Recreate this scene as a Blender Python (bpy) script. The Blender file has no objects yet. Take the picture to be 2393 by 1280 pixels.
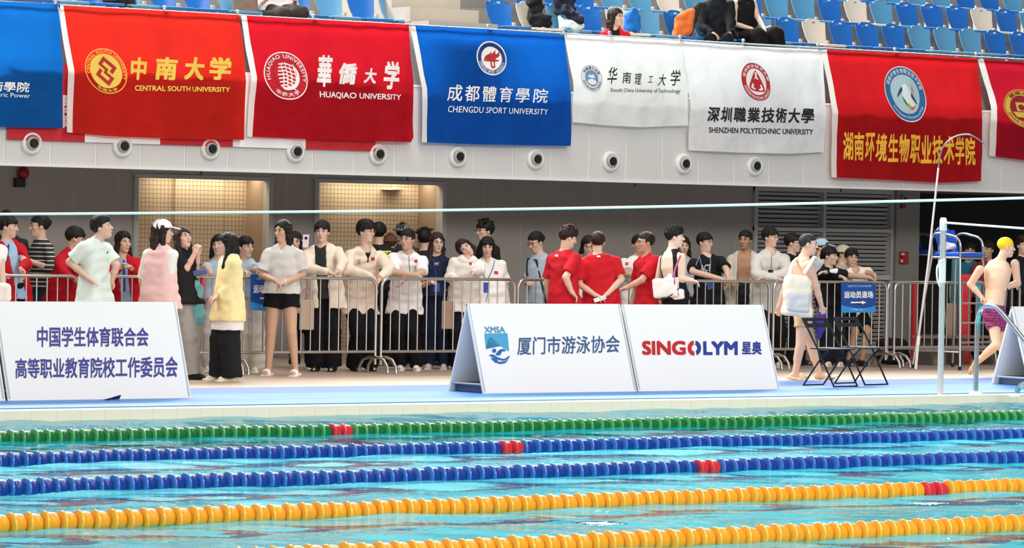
import bpy, bmesh, math, random, zlib
import numpy as np
from mathutils import Vector, Matrix
from mathutils.bvhtree import BVHTree
C = bpy.context.scene.collection
SC = bpy.context.scene
# ---------------------------------------------------------------- camera (2393 x 1280)
FPX, YAW, PIT, ROLL = 8589.03, 0.6227, -0.0118, -0.0173
CAM = np.array([-17.1449, -29.103, 1.684])
_fw = np.array([math.sin(YAW)*math.cos(PIT), math.cos(YAW)*math.cos(PIT), math.sin(PIT)])
_r = np.array([math.cos(YAW), -math.sin(YAW), 0.0]); _u = np.cross(_r, _fw)
CR = math.cos(ROLL)*_r - math.sin(ROLL)*_u
CU = math.sin(ROLL)*_r + math.cos(ROLL)*_u
cd = bpy.data.cameras.new('camera'); cam = bpy.data.objects.new('camera', cd); C.objects.link(cam)
cd.sensor_width = 36.0; cd.lens = 36.0*FPX/2393.0; cd.clip_end = 400
_m = Matrix(((CR[0], CU[0], -_fw[0], CAM[0]), (CR[1], CU[1], -_fw[1], CAM[1]), (CR[2], CU[2], -_fw[2], CAM[2]), (0, 0, 0, 1)))
cam.matrix_world = _m; SC.camera = cam
SC.view_settings.view_transform = 'Standard'; SC.view_settings.look = 'None'
SC.view_settings.exposure = 0.0; SC.view_settings.gamma = 1.0; SC.view_settings.use_curve_mapping = False
# ---------------------------------------------------------------- world and hall lights
wd = bpy.data.worlds.new('hall_ambient'); SC.world = wd; wd.use_nodes = True
wd.node_tree.nodes['Background'].inputs[0].default_value = (0.95, 0.97, 1.0, 1)
wd.node_tree.nodes['Background'].inputs[1].default_value = 0.30
def area(name, loc, target, sx, sy, power, col=(1, .97, .92)):
    l = bpy.data.lights.new(name, 'AREA'); l.shape = 'RECTANGLE'; l.size = sx; l.size_y = sy
    l.energy = power; l.color = col
    o = bpy.data.objects.new(name, l); C.objects.link(o); o.location = loc
    d = Vector(target) - Vector(loc)
    if d.length < .5: return o
    o.rotation_euler = d.to_track_quat('-Z', 'Y').to_euler(); return o
area('hall_lamp_row_far_side', (-4, -27, 12), (8, 5, 0), 34, 3, 5000, (1, .95, .87))
area('hall_lamp_row_over_pool', (6, -9, 13), (8, -9, 0), 40, 2.5, 3000)
area('hall_lamp_row_over_stands', (10, 16, 13), (10, 7, 1), 40, 3, 12000)
# ---------------------------------------------------------------- pixel <-> place
def ray(px, py):
    d = _fw + CR*((px-1196.5)/FPX) - CU*((py-640.0)/FPX); return d
def AT(px, py, Y):                      # the point of the vertical plane Y seen at a photo pixel
    d = ray(px, py); return CAM + d*((Y-CAM[1])/d[1])
def FL(px, py, z=0.0):                  # the point of the level z seen at a photo pixel
    d = ray(px, py); return CAM + d*((z-CAM[2])/d[2])
def DP(px, py, dep): return CAM + ray(px, py)*dep
def dep(p): return float((np.asarray(p)-CAM) @ _fw)
UP = np.array([0, 0, 1.0]); ER = _r.copy(); EV = np.array([math.sin(YAW), math.cos(YAW), 0.0])
def XA(px, Y, z):                       # X where column px meets the line (Y, z)
    k = (px-1196.5)/FPX; v = CR - k*_fw; d0 = np.array([0, Y-CAM[1], z-CAM[2]])
    return CAM[0] - (d0 @ v)/v[0]
# ---------------------------------------------------------------- materials
MATS = {}
def lin(c):
    if isinstance(c, str): c = [int(c[i:i+2], 16)/255 for i in (0, 2, 4)]
    return [x/12.92 if x <= .04045 else ((x+.055)/1.055)**2.4 for x in c]
def mat(c, rough=.6, metal=0.0, spec=.4, noise=0.0, nscale=40, bump=0.0, trans=0.0, emit=0.0, name=None, subs=0.0):
    key = (str(c), rough, metal, spec, noise, nscale, bump, trans, emit, subs)
    if key in MATS: return MATS[key]
    m = bpy.data.materials.new(name or 'mat_%s' % (c if isinstance(c, str) else 'c')); m.use_nodes = True
    nt = m.node_tree; b = nt.nodes['Principled BSDF']; L = lin(c)
    b.inputs['Base Color'].default_value = (*L, 1); b.inputs['Roughness'].default_value = rough
    b.inputs['Metallic'].default_value = metal; b.inputs['Specular IOR Level'].default_value = spec
    if subs: b.inputs['Subsurface Weight'].default_value = subs; b.inputs['Subsurface Radius'].default_value = (.02, .008, .004)
    if emit: b.inputs['Emission Color'].default_value = (*L, 1); b.inputs['Emission Strength'].default_value = emit
    if noise or bump:
        tc = nt.nodes.new('ShaderNodeTexCoord'); n = nt.nodes.new('ShaderNodeTexNoise')
        n.inputs['Scale'].default_value = nscale; n.inputs['Detail'].default_value = 4
        nt.links.new(tc.outputs['Object'], n.inputs['Vector'])
        if noise:
            r = nt.nodes.new('ShaderNodeMix'); r.data_type = 'RGBA'
            r.inputs[6].default_value = (*[max(0, x*(1-noise)) for x in L], 1); r.inputs[7].default_value = (*[min(1, x*(1+noise)) for x in L], 1)
            nt.links.new(n.outputs[0], r.inputs[0]); nt.links.new(r.outputs[2], b.inputs['Base Color'])
        if bump:
            bp = nt.nodes.new('ShaderNodeBump'); bp.inputs['Strength'].default_value = bump; bp.inputs['Distance'].default_value = .01 if bump < .95 else .05
            nt.links.new(n.outputs[0], bp.inputs['Height']); nt.links.new(bp.outputs[0], b.inputs['Normal'])
    if trans:
        t = nt.nodes.new('ShaderNodeBsdfTranslucent'); t.inputs[0].default_value = (*L, 1)
        mx = nt.nodes.new('ShaderNodeMixShader'); mx.inputs[0].default_value = trans
        out = nt.nodes['Material Output']
        nt.links.new(b.outputs[0], mx.inputs[1]); nt.links.new(t.outputs[0], mx.inputs[2]); nt.links.new(mx.outputs[0], out.inputs[0])
    MATS[key] = m; return m
def grid_mat(c, line, sx, sz, w, rough=.4, axis='XZ', noise=.06, name='tile'):
    """tiles or panels: lines every sx / sz metres along two object axes"""
    m = bpy.data.materials.new(name); m.use_nodes = True; nt = m.node_tree; b = nt.nodes['Principled BSDF']
    tc = nt.nodes.new('ShaderNodeTexCoord'); sp = nt.nodes.new('ShaderNodeSeparateXYZ'); nt.links.new(tc.outputs['Object'], sp.inputs[0])
    def line_of(out, s):
        if not s: return None
        a = nt.nodes.new('ShaderNodeMath'); a.operation = 'DIVIDE'; a.inputs[1].default_value = s; nt.links.new(out, a.inputs[0])
        f = nt.nodes.new('ShaderNodeMath'); f.operation = 'FRACT'; nt.links.new(a.outputs[0], f.inputs[0])
        l = nt.nodes.new('ShaderNodeMath'); l.operation = 'LESS_THAN'; l.inputs[1].default_value = w/s; nt.links.new(f.outputs[0], l.inputs[0]); return l
    la = line_of(sp.outputs[axis[0]], sx); lb = line_of(sp.outputs[axis[1]], sz)
    if la and lb:
        mx = nt.nodes.new('ShaderNodeMath'); mx.operation = 'MAXIMUM'; nt.links.new(la.outputs[0], mx.inputs[0]); nt.links.new(lb.outputs[0], mx.inputs[1])
    else: mx = la or lb
    n = nt.nodes.new('ShaderNodeTexNoise'); n.inputs['Scale'].default_value = 3; nt.links.new(tc.outputs['Object'], n.inputs['Vector'])
    L = lin(c); g = nt.nodes.new('ShaderNodeMix'); g.data_type = 'RGBA'
    g.inputs[6].default_value = (*[x*(1-noise) for x in L], 1); g.inputs[7].default_value = (*[x*(1+noise) for x in L], 1)
    nt.links.new(n.outputs[0], g.inputs[0])
    k = nt.nodes.new('ShaderNodeMix'); k.data_type = 'RGBA'; k.inputs[7].default_value = (*lin(line), 1)
    nt.links.new(mx.outputs[0], k.inputs[0]); nt.links.new(g.outputs[2], k.inputs[6]); nt.links.new(k.outputs[2], b.inputs['Base Color'])
    b.inputs['Roughness'].default_value = rough; return m
STEEL = mat('c9c4bd', .28, 1.0); CHROME = mat('dfe3e6', .13, 1.0); BLACK = mat('141416', .5); WHITE = mat('f2f1ee', .5)
# ---------------------------------------------------------------- mesh helpers
def mesh_obj(name, V, F, m, parent=None, smooth=False, mats=None, mi=None):
    me = bpy.data.meshes.new(name); V = np.asarray(V, float).reshape(-1, 3)
    org = np.zeros(3)
    if parent is not None: org = np.array(ORG.get(parent.name, (0, 0, 0)))
    V = V - org
    if isinstance(F, np.ndarray):
        n, k = F.shape
        me.vertices.add(len(V)); me.vertices.foreach_set('co', V.ravel())
        me.loops.add(n*k); me.loops.foreach_set('vertex_index', F.ravel().astype(np.int32))
        me.polygons.add(n); me.polygons.foreach_set('loop_start', np.arange(0, n*k, k, dtype=np.int32))
        me.update(calc_edges=True)
    else:
        me.from_pydata([tuple(v) for v in V], [], F); me.update()
    for x in (mats or [m]): me.materials.append(x)
    if mi is not None: me.polygons.foreach_set('material_index', np.asarray(mi, np.int32))
    if smooth: me.polygons.foreach_set('use_smooth', np.ones(len(me.polygons), bool))
    me.validate()
    o = bpy.data.objects.new(name, me); C.objects.link(o)
    if parent is not None: o.parent = parent; ORG[o.name] = tuple(org)
    else: ORG[o.name] = (0, 0, 0)
    return o
ORG = {}
def tag(o, label=None, cat=None, group=None, kind=None):
    if label: o['label'] = label
    if cat: o['category'] = cat
    if group: o['group'] = group
    if kind: o['kind'] = kind
    return o
def empty(name, loc, label, cat, group=None):
    o = bpy.data.objects.new(name, None); C.objects.link(o); o.location = tuple(loc); o.empty_display_size = .1
    ORG[o.name] = tuple(loc); return tag(o, label, cat, group)
class MB:                                # collects shapes for ONE mesh
    def __init__(s): s.V = []; s.F = []; s.M = []; s.m = 0
    def add(s, V, F):
        n = len(s.V); s.V += [tuple(v) for v in V]; s.F += [tuple(i+n for i in f) for f in F]; s.M += [s.m]*len(F); return s
    def box(s, c, size, R=None, bev=0.0):
        x, y, z = [v/2 for v in size]
        if bev:
            b = min(bev, x*.99, y*.99, z*.99); P = []
            bm = bmesh.new(); bmesh.ops.create_cube(bm, size=1); bmesh.ops.scale(bm, vec=(2*x, 2*y, 2*z), verts=bm.verts)
            bmesh.ops.bevel(bm, geom=bm.edges[:], offset=b, segments=2, affect='EDGES', profile=.6)
            bm.verts.index_update(); P = [v.co[:] for v in bm.verts]; Fs = [[v.index for v in f.verts] for f in bm.faces]; bm.free()
        else:
            P = [(-x,-y,-z),(x,-y,-z),(x,y,-z),(-x,y,-z),(-x,-y,z),(x,-y,z),(x,y,z),(-x,y,z)]
            Fs = [(0,3,2,1),(4,5,6,7),(0,1,5,4),(1,2,6,5),(2,3,7,6),(3,0,4,7)]
        P = np.array(P)
        if R is not None: P = P @ np.asarray(R)       # rows of R are the box axes
        return s.add(P+np.asarray(c), Fs)
    def tube(s, pts, r, n=8, closed=False, cap=True):
        pts = [np.asarray(p, float) for p in pts]; k = len(pts); rs = r if hasattr(r, '__len__') else [r]*k
        T = []
        for i in range(k):
            a = pts[i-1] if (i > 0 or closed) else pts[i]; b = pts[(i+1) % k] if (i < k-1 or closed) else pts[i]
            t = b-a; T.append(t/(np.linalg.norm(t)+1e-12))
        ref = np.array([0, 0, 1.0]) if abs(T[0][2]) < .9 else np.array([1.0, 0, 0])
        N = ref - T[0]*(ref@T[0]); N /= np.linalg.norm(N); V = []
        for i in range(k):
            N = N - T[i]*(N@T[i]); N /= np.linalg.norm(N)+1e-12; B = np.cross(T[i], N)
            for j in range(n):
                a = 2*math.pi*j/n; V.append(pts[i]+rs[i]*(math.cos(a)*N+math.sin(a)*B))
        F = []
        for i in range(k if closed else k-1):
            i2 = (i+1) % k
            for j in range(n): F.append((i*n+j, i*n+(j+1) % n, i2*n+(j+1) % n, i2*n+j))
        if cap and not closed: F += [tuple(range(n))[::-1], tuple((k-1)*n+j for j in range(n))]
        return s.add(V, F)
    def lathe(s, c, ax, prof, n=16):                     # prof: (along axis, radius)
        c = np.asarray(c, float); ax = np.asarray(ax, float); ax = ax/np.linalg.norm(ax)
        ref = UP if abs(ax[2]) < .9 else np.array([1.0, 0, 0]); a1 = np.cross(ax, ref); a1 /= np.linalg.norm(a1); a2 = np.cross(ax, a1)
        V = []; k = len(prof)
        for h, r in prof:
            for j in range(n):
                a = 2*math.pi*j/n; V.append(c+ax*h+r*(math.cos(a)*a1+math.sin(a)*a2))
        F = [(i*n+j, i*n+(j+1) % n, (i+1)*n+(j+1) % n, (i+1)*n+j) for i in range(k-1) for j in range(n)]
        F += [tuple(range(n))[::-1], tuple((k-1)*n+j for j in range(n))]
        return s.add(V, F)
    def sphere(s, c, r, n=12, R=None):
        r = np.array(r if hasattr(r, '__len__') else (r, r, r), float); V = []; m = n//2
        for i in range(m+1):
            t = math.pi*i/m
            for j in range(n):
                a = 2*math.pi*j/n; V.append((math.sin(t)*math.cos(a)*r[0], math.sin(t)*math.sin(a)*r[1], math.cos(t)*r[2]))
        V = np.array(V)
        if R is not None: V = V @ np.asarray(R)
        F = [(i*n+j, (i+1)*n+j, (i+1)*n+(j+1) % n, i*n+(j+1) % n) for i in range(m) for j in range(n)]
        return s.add(V+np.asarray(c, float), F)
    def prism(s, poly, d):                               # poly of 3-D points pushed along d
        P = [np.asarray(p, float) for p in poly]; n = len(P); d = np.asarray(d, float)
        F = [tuple(range(n))[::-1], tuple(range(n, 2*n))]+[(i, (i+1) % n, n+(i+1) % n, n+i) for i in range(n)]
        return s.add(P+[p+d for p in P], F)
    def build(s, name, m, parent=None, smooth=False, mats=None):
        o = mesh_obj(name, s.V, s.F, m, parent, smooth, mats, s.M if mats else None)
        bm = bmesh.new(); bm.from_mesh(o.data); bmesh.ops.recalc_face_normals(bm, faces=bm.faces); bm.to_mesh(o.data); bm.free()
        if smooth:
            o.data.polygons.foreach_set('use_smooth', np.ones(len(o.data.polygons), bool))
            try: o.data.set_sharp_from_angle(angle=math.radians(42))
            except Exception: pass
        return o
def arc(c, r, a0, a1, e1, e2, n=8):
    return [np.asarray(c)+r*(math.cos(a0+(a1-a0)*i/n)*np.asarray(e1)+math.sin(a0+(a1-a0)*i/n)*np.asarray(e2)) for i in range(n+1)]
def bez(pts, n=8):                                       # Catmull-Rom through points
    P = [np.asarray(p, float) for p in pts]; P = [2*P[0]-P[1]]+P+[2*P[-1]-P[-2]]; out = []
    for i in range(1, len(P)-2):
        for k in range(n):
            t = k/n; a, b, c, d = P[i-1:i+3]
            out.append(.5*((2*b)+(c-a)*t+(2*a-5*b+4*c-d)*t*t+(3*b-a-3*c+d)*t**3))
    out.append(P[-2]); return out
def copy_tree(o, parent=None):
    c = o.copy(); C.objects.link(c)
    if parent is not None: c.parent = parent
    for ch in list(o.children): copy_tree(ch, c)
    return c
# ---------------------------------------------------------------- lettering
TXT = {}
def glyphs(s, bold=0.0, shear=0.0, maxe=0.12, spacing=1.0):
    """2-D triangles of a line of text, normalised to its own box 0..1 x 0..1"""
    key = (s, bold, shear, maxe, spacing)
    if key in TXT: return TXT[key]
    cu = bpy.data.curves.new('text', 'FONT'); cu.body = s; cu.shear = shear; cu.resolution_u = 3; cu.space_character = spacing
    ob = bpy.data.objects.new('text', cu); me = bpy.data.meshes.new_from_object(ob)
    bm = bmesh.new(); bm.from_mesh(me)
    bmesh.ops.triangulate(bm, faces=bm.faces[:])
    for _ in range(4):
        ed = [e for e in bm.edges if e.calc_length() > maxe]
        if not ed: break
        bmesh.ops.subdivide_edges(bm, edges=ed, cuts=1); bmesh.ops.triangulate(bm, faces=[f for f in bm.faces if len(f.verts) > 3])
    bm.verts.index_update(); V = np.array([v.co[:2] for v in bm.verts]).reshape(-1, 2); F = [[v.index for v in f.verts] for f in bm.faces]; bm.free()
    bpy.data.objects.remove(ob); bpy.data.meshes.remove(me); bpy.data.curves.remove(cu)
    if len(V) == 0: V = np.zeros((3, 2)); F = [[0, 1, 2]]
    if bold:                                              # heavier strokes: the outline laid again, slightly shifted
        V0, F0 = V, F; V = []; F = []
        for dx, dy in ((-1, -1), (1, -1), (1, 1), (-1, 1)):
            F += [[i+len(V)*len(V0) for i in f] for f in F0]; V.append(V0+np.array([dx, dy])*bold*.8)
        V = np.concatenate(V)
    lo, hi = V.min(0), V.max(0); V = (V-lo)/np.maximum(hi-lo, 1e-6)
    TXT[key] = (V, F); return TXT[key]
def quad_map(q):                                          # q: TL, TR, BR, BL in pixels -> function of (u, v), v up
    q = np.asarray(q, float)
    def f(uv):
        u, v = uv[:, :1], uv[:, 1:2]; t = 1-v
        return (q[0]*(1-u)+q[1]*u)*(1-t)+(q[3]*(1-u)+q[2]*u)*t
    return f
def px_box(x0, y0, x1, y1, dyr=0.0): return [(x0, y0), (x1, y0+dyr), (x1, y1+dyr), (x0, y1)]
# ================================================================ setting
YB, YBACK = 8.68, 11.0                    # balcony face, wall below the balcony
ZB = 2.35
X0, X1 = -4.0, 30.0
MATY = float(FL(600, 907)[1])             # far edge of the blue matting
def slab(name, x0, x1, y0, y1, z0, z1, m, parent=None):
    return MB().box(((x0+x1)/2, (y0+y1)/2, (z0+z1)/2), (x1-x0, y1-y0, z1-z0)).build(name, m, parent)
deck_m = grid_mat('b39f8d', '917f70', .3, .3, .006, .45, 'XY', .10, 'deck_tiles')
tag(slab('floor', X0-14, X1, .28, 16, -.3, 0, deck_m), kind='structure')
tag(slab('trim_1', X0-14, X1, 0, .28, -.14, .004, grid_mat('f5e2cc', 'dccab4', .25, 0, .004, .4, 'XY', .04, 'coping')), kind='structure')
mt = empty('pool_side_matting', (8, .3, 0), 'blue rubber matting laid in long strips along the pool edge', 'matting')
yy = [.30, .30+(MATY-.30)*.27, .30+(MATY-.30)*.62, MATY]
for i in range(3):
    MB().box((8, (yy[i]+yy[i+1])/2, .006), (34, yy[i+1]-yy[i]-.012, .012)).build('strip', mat(('4384cc', '3f7fc8', '3064a6')[i], .5, noise=.10, nscale=2), mt)
# pool
pool_m = grid_mat('2bcbda', '24b6c6', .25, .25, .008, .3, 'XY', .05, 'pool_tiles')
pb = MB(); pb.box((8, -16, -2.05), (60, 32, .1))
tag(pb.build('pool_basin', pool_m), kind='structure')
tag(MB().box((8, -.05, -1.1), (60, .1, 1.92)).build('wall_pool', grid_mat('59c6d8', '3f9fb8', .25, .25, .008, .3, 'XZ', .05, 'pool_wall_tiles')), kind='structure')
line_m = mat('10245a', .4)
GAP = 2.75
for i in range(6):
    tag(slab('trim_%d' % (i+2), X0-10, X1, -GAP+1.15-2.5*i-.14, -GAP+1.15-2.5*i+.14, -2.0, -1.99, line_m), kind='structure')
# water: rippled surface, fine where it is seen
def ripples(X, Y):
    rng = np.random.RandomState(4); H = np.zeros_like(X)
    for lam, amp, n in ((1.9, .0042, 5), (.9, .0042, 7), (.5, .0022, 8), (.26, .0006, 8)):
        for _ in range(n):
            a = rng.normal(.96, .45); l = lam*rng.uniform(.75, 1.3); ph = rng.uniform(0, 6.28)
            H += amp*rng.uniform(.4, 1)*np.sin(2*math.pi/l*(X*math.cos(a)+Y*math.sin(a))+ph)
    return H
WZ = -.085
XX, YY = np.meshgrid(np.arange(-9.5, 13.5, .05), np.arange(-14.5, 0.03, .05), indexing='ij')
YY = np.minimum(YY, 0)
XX = XX+(YY+7)*.62                       # sheared along the line of sight so the fine part covers what is seen
ZZ = WZ+ripples(XX, YY)
n0, n1 = XX.shape
idx = np.arange(n0*n1).reshape(n0, n1)
wf = np.stack([idx[:-1, :-1].ravel(), idx[1:, :-1].ravel(), idx[1:, 1:].ravel(), idx[:-1, 1:].ravel()], 1)
def water_mat():
    m = bpy.data.materials.new('pool_water'); m.use_nodes = True; nt = m.node_tree; nt.nodes.remove(nt.nodes['Principled BSDF'])
    tc = nt.nodes.new('ShaderNodeTexCoord'); n = nt.nodes.new('ShaderNodeTexNoise'); n.inputs['Scale'].default_value = 9; n.inputs['Detail'].default_value = 3
    bp = nt.nodes.new('ShaderNodeBump'); bp.inputs['Strength'].default_value = .16; bp.inputs['Distance'].default_value = .02
    nt.links.new(tc.outputs['Object'], n.inputs[0]); nt.links.new(n.outputs[0], bp.inputs['Height'])
    fr = nt.nodes.new('ShaderNodeFresnel'); fr.inputs[0].default_value = 1.3
    gl = nt.nodes.new('ShaderNodeBsdfGlossy'); gl.inputs['Roughness'].default_value = .012
    rf = nt.nodes.new('ShaderNodeBsdfRefraction'); rf.inputs['IOR'].default_value = 1.33; rf.inputs['Color'].default_value = (.86, .98, .99, 1); rf.inputs['Roughness'].default_value = .02
    tr = nt.nodes.new('ShaderNodeBsdfTransparent'); tr.inputs[0].default_value = (.86, .98, .99, 1)
    m1 = nt.nodes.new('ShaderNodeMixShader'); m1.inputs[0].default_value = .1
    m2 = nt.nodes.new('ShaderNodeMixShader'); out = nt.nodes['Material Output']
    for x in (fr, gl, rf): nt.links.new(bp.outputs[0], x.inputs['Normal'])
    nt.links.new(rf.outputs[0], m1.inputs[1]); nt.links.new(tr.outputs[0], m1.inputs[2])
    sc = nt.nodes.new('ShaderNodeMath'); sc.operation = 'MULTIPLY'; sc.inputs[1].default_value = .82; nt.links.new(fr.outputs[0], sc.inputs[0]); ge = nt.nodes.new('ShaderNodeNewGeometry'); bf = nt.nodes.new('ShaderNodeMix'); bf.inputs[3].default_value = .05
    mf = nt.nodes.new('ShaderNodeMix'); mf.inputs[2].default_value = .08; mf.inputs[3].default_value = .96; nt.links.new(ge.outputs['Backfacing'], mf.inputs[0]); nt.links.new(mf.outputs[0], m1.inputs[0])
    nt.links.new(ge.outputs['Backfacing'], bf.inputs[0]); nt.links.new(sc.outputs[0], bf.inputs[2]); nt.links.new(bf.outputs[0], m2.inputs[0]); nt.links.new(m1.outputs[0], m2.inputs[1]); nt.links.new(gl.outputs[0], m2.inputs[2])
    nt.links.new(m2.outputs[0], out.inputs[0]); return m
wo = mesh_obj('pool_water', np.stack([XX, YY, ZZ], -1).reshape(-1, 3), wf, water_mat(), smooth=True)
tag(wo, 'rippled turquoise pool water with bright reflections', 'water', kind='structure')
# wall below the balcony, with two openings, a louvred bay and a dark bay
wall_m = grid_mat('aaa7a2', 'bab7b2', .62, 0, .012, .5, 'XZ', .04, 'wall_panels')
frame_m = mat('b9bcc0', .4, noise=.03)
def xb(px, Y=YBACK): return float(XA(px, Y, 1.5))
O1 = (xb(309), xb(633)); O2 = (xb(731), xb(1038)); LV = (xb(1758), xb(2083)); PIER = (xb(2083), xb(2137))
ZT = 2.62
def wall(name, a, b, z0, z1, m=wall_m, Y=YBACK, th=.2): return tag(slab(name, a, b, Y, Y+th, z0, z1, m), kind='structure')
wall('wall_back_left', X0-6, O1[0], 0, ZT); wall('wall_back_pier', O1[1], O2[0], 0, ZT)
wall('wall_back', O2[1], LV[0], 0, ZT)
zt1 = float(AT(470, 418, YBACK)[2])
for i, o in enumerate((O1, O2)):
    wall('wall_lintel_%d' % (i+1), o[0], o[1], zt1, ZT, frame_m)
    fr = MB()
    for s, x in ((1, o[0]), (-1, o[1])): fr.box((x+s*.03, YBACK-.01, zt1/2), (.06, .06, zt1))
    fr.box(((o[0]+o[1])/2, YBACK-.01, zt1+.02), (o[1]-o[0], .06, .05))
    tag(fr.build('trim_%d' % (10+i), frame_m), kind='structure')
    tile_m = grid_mat('c4b196', '75634c', .056, .056, .006, .35, 'XZ', .08, 'mosaic_tiles')
    tile_y = grid_mat('c4b196', '75634c', .056, .056, .006, .35, 'YZ', .08, 'mosaic_tiles_side')
    plain = mat('9a8470', .6, noise=.05, nscale=6)
    Yt = YBACK+.62
    if i == 0: wall('wall_tiled', o[0]-1.6, O2[1]+1.2, 0, 2.9, tile_m, Yt, .12)
    if i == 0: tag(slab('wall_tiled_return', o[0]+.95, o[0]+1.65, Yt-.05, Yt, 0, 2.9, tile_m), kind='structure')
    tag(slab('wall_jamb_%d' % (i+1), o[1], o[1]+.15, YBACK+.2, Yt, 0, 2.9, plain), kind='structure')
    tag(slab('wall_jamb_%d_inner' % (i+1), o[0]-.15, o[0], YBACK+.2, Yt, 0, 2.9, tile_y), kind='structure')
    tag(slab('ceiling_lobby_%d' % (i+1), o[0]-.8, o[1]+.4, YBACK+.2, Yt, 2.62, 2.7, mat('8a7a68', .7)), kind='structure')
    area('lobby_lamp_%d' % (i+1), ((o[0]+o[1])/2+.3, YBACK+.38, 2.35), ((o[0]+o[1])/2+.3, YBACK+.38, 2.3), 1.5, .2, 12, (1, .86, .66))
# louvres: two bays of blades in a pale frame
lv_m = mat('bdbebe', .45); lvd = mat('3a3b3d', .6)
tag(slab('wall_louvre_back', LV[0], LV[1], YBACK+.10, YBACK+.2, 0, ZT, lvd), kind='structure')
cols = [(xb(1766), xb(1919)), (xb(1925), xb(2078))]
rows = [(float(AT(1840, 531, YBACK)[2]), float(AT(1840, 448, YBACK)[2])), (float(AT(1840, 640, YBACK)[2]), float(AT(1840, 540, YBACK)[2])), (.12, float(AT(1840, 652, YBACK)[2]))]
fr = MB(); ws = [LV[0], cols[0][0], cols[0][1], cols[1][0], cols[1][1], LV[1]]
for a, b in ((0, 1), (2, 3), (4, 5)): fr.box(((ws[a]+ws[b])/2, YBACK+.03, ZT/2), (ws[b]-ws[a], .14, ZT))
zs = [0, rows[2][0], rows[2][1], rows[1][0], rows[1][1], rows[0][0], rows[0][1], ZT]
for a, b in ((0, 1), (2, 3), (4, 5), (6, 7)): fr.box(((LV[0]+LV[1])/2, YBACK+.03, (zs[a]+zs[b])/2), (LV[1]-LV[0], .136, zs[b]-zs[a]))
tag(fr.build('trim_20', lv_m), kind='structure')
for ci, (a, b) in enumerate(cols):
    for ri, (z0, z1) in enumerate(rows):
        v = empty('louvre_vent', ((a+b)/2, YBACK, z0), '', 'vent', 'louvred vents in the wall right of the balcony')
        v['label'] = 'grey louvred vent, %s row, %s column of the wall grille' % (('upper', 'middle', 'lowest')[ri], ('left', 'right')[ci])
        n = int((z1-z0)/.058); bl = MB()
        for k in range(n):
            z = z0+(k+.5)*(z1-z0)/n; ang = .75; R = np.array([[1, 0, 0], [0, math.cos(ang), -math.sin(ang)], [0, math.sin(ang), math.cos(ang)]])
            bl.box(((a+b)/2, YBACK+.045, z), (b-a, .010, .050), R.T)
        bl.build('slats', lv_m, v)
wall('wall_pier', PIER[0], PIER[1], 0, ZT, mat('8d8b85', .55, noise=.03), YBACK-.1, .4)
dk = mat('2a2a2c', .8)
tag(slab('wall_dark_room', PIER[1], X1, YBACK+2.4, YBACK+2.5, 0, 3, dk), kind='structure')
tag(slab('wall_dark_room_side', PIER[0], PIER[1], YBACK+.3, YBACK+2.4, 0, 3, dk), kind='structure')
# balcony: soffit, panelled face, ledge
pan_m = mat('d3d1cd', .45, noise=.025, nscale=1.5); gapm = mat('efeeec', .5)
ZP = float(AT(150, 167, YB)[2])
JX = 2.7665
tag(slab('ceiling', X0-6, X1, YB+.02, YBACK+3, ZB+.02, ZB+.25, mat('a8a6a2', .7)), kind='structure')
bw = MB()
for k in range(-10, 40):
    bw.box((JX+.6*k+.3, YB+.05, (ZB+ZP)/2), (.582, .10, ZP-ZB), bev=.006)
tag(bw.build('wall_balcony', pan_m), kind='structure')
tag(slab('wall_balcony_joint', X0-4, X1, YB+.012, YB+.11, ZB, ZP-.005, gapm), kind='structure')
tag(slab('trim_30', X0-4, X1, YB-.02, YB+.3, ZB-.02, ZB+.012, mat('e6e5e2', .45)), kind='structure')
tag(slab('trim_31', X0-4, X1, YB-.015, YB+.2, ZP, ZP+.03, mat('e6e5e2', .45)), kind='structure')
# round air nozzles
nz = [(63, 337, 'blue'), (278, 345, ''), (485, 352, ''), (687, 357, ''), (877, 361, ''), (1067, 366, ''), (1245, 371, ''), (1422, 378, ''), (1590, 382, ''), (1757, 388, ''), (2302, 408, '')]
nzl = ['below the blue flag at the far left', 'below the left part of the orange-red flag', 'below the right part of the orange-red flag', 'below the middle of the red globe flag',
       'at the end of the red and white banner', 'below the left half of the blue torch flag', 'below the right half of the blue torch flag', 'below the smaller white flag',
       'between the two white flags, below their gap', 'below the larger white flag with black lettering', 'beside the lower right corner of the red flag with penguin-like emblem']
nzl[10] = 'near the gap after the last full red flag'
noz0 = None
zn = float(AT(1067, 366, YB)[2])
for i in range(12):
    x = JX+1.2*i+.34
    if i == 10: continue
    if noz0 is None:
        noz0 = empty('air_nozzle', (x, YB, zn), '', 'air nozzle', 'round air nozzles along the balcony wall')
        MB().lathe((x, YB, zn), (0, -1, 0), [(0, .135), (.025, .135), (.045, .12), (.05, .105), (.035, .095), (.03, .08)], 28).build('flange', mat('e9e8e5', .35), noz0, True)
        MB().lathe((x, YB-.03, zn), (0, -1, 0), [(0, .08), (.035, .075), (.045, .062), (.03, .058), (.028, .04)], 24).build('ball', mat('b4b2ae', .3), noz0, True)
        MB().lathe((x+.004, YB-.05, zn), (0, -1, 0), [(0, .055), (.0262, .05)], 20).build('throat', mat('101010', .6), noz0, True)
        o = noz0; xz = x
    else:
        o = copy_tree(noz0); o.location = (x, YB, zn)
    o['label'] = 'white round air nozzle '+nzl[i if i < 10 else 10]
    o.location = (x, YB, zn)
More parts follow.
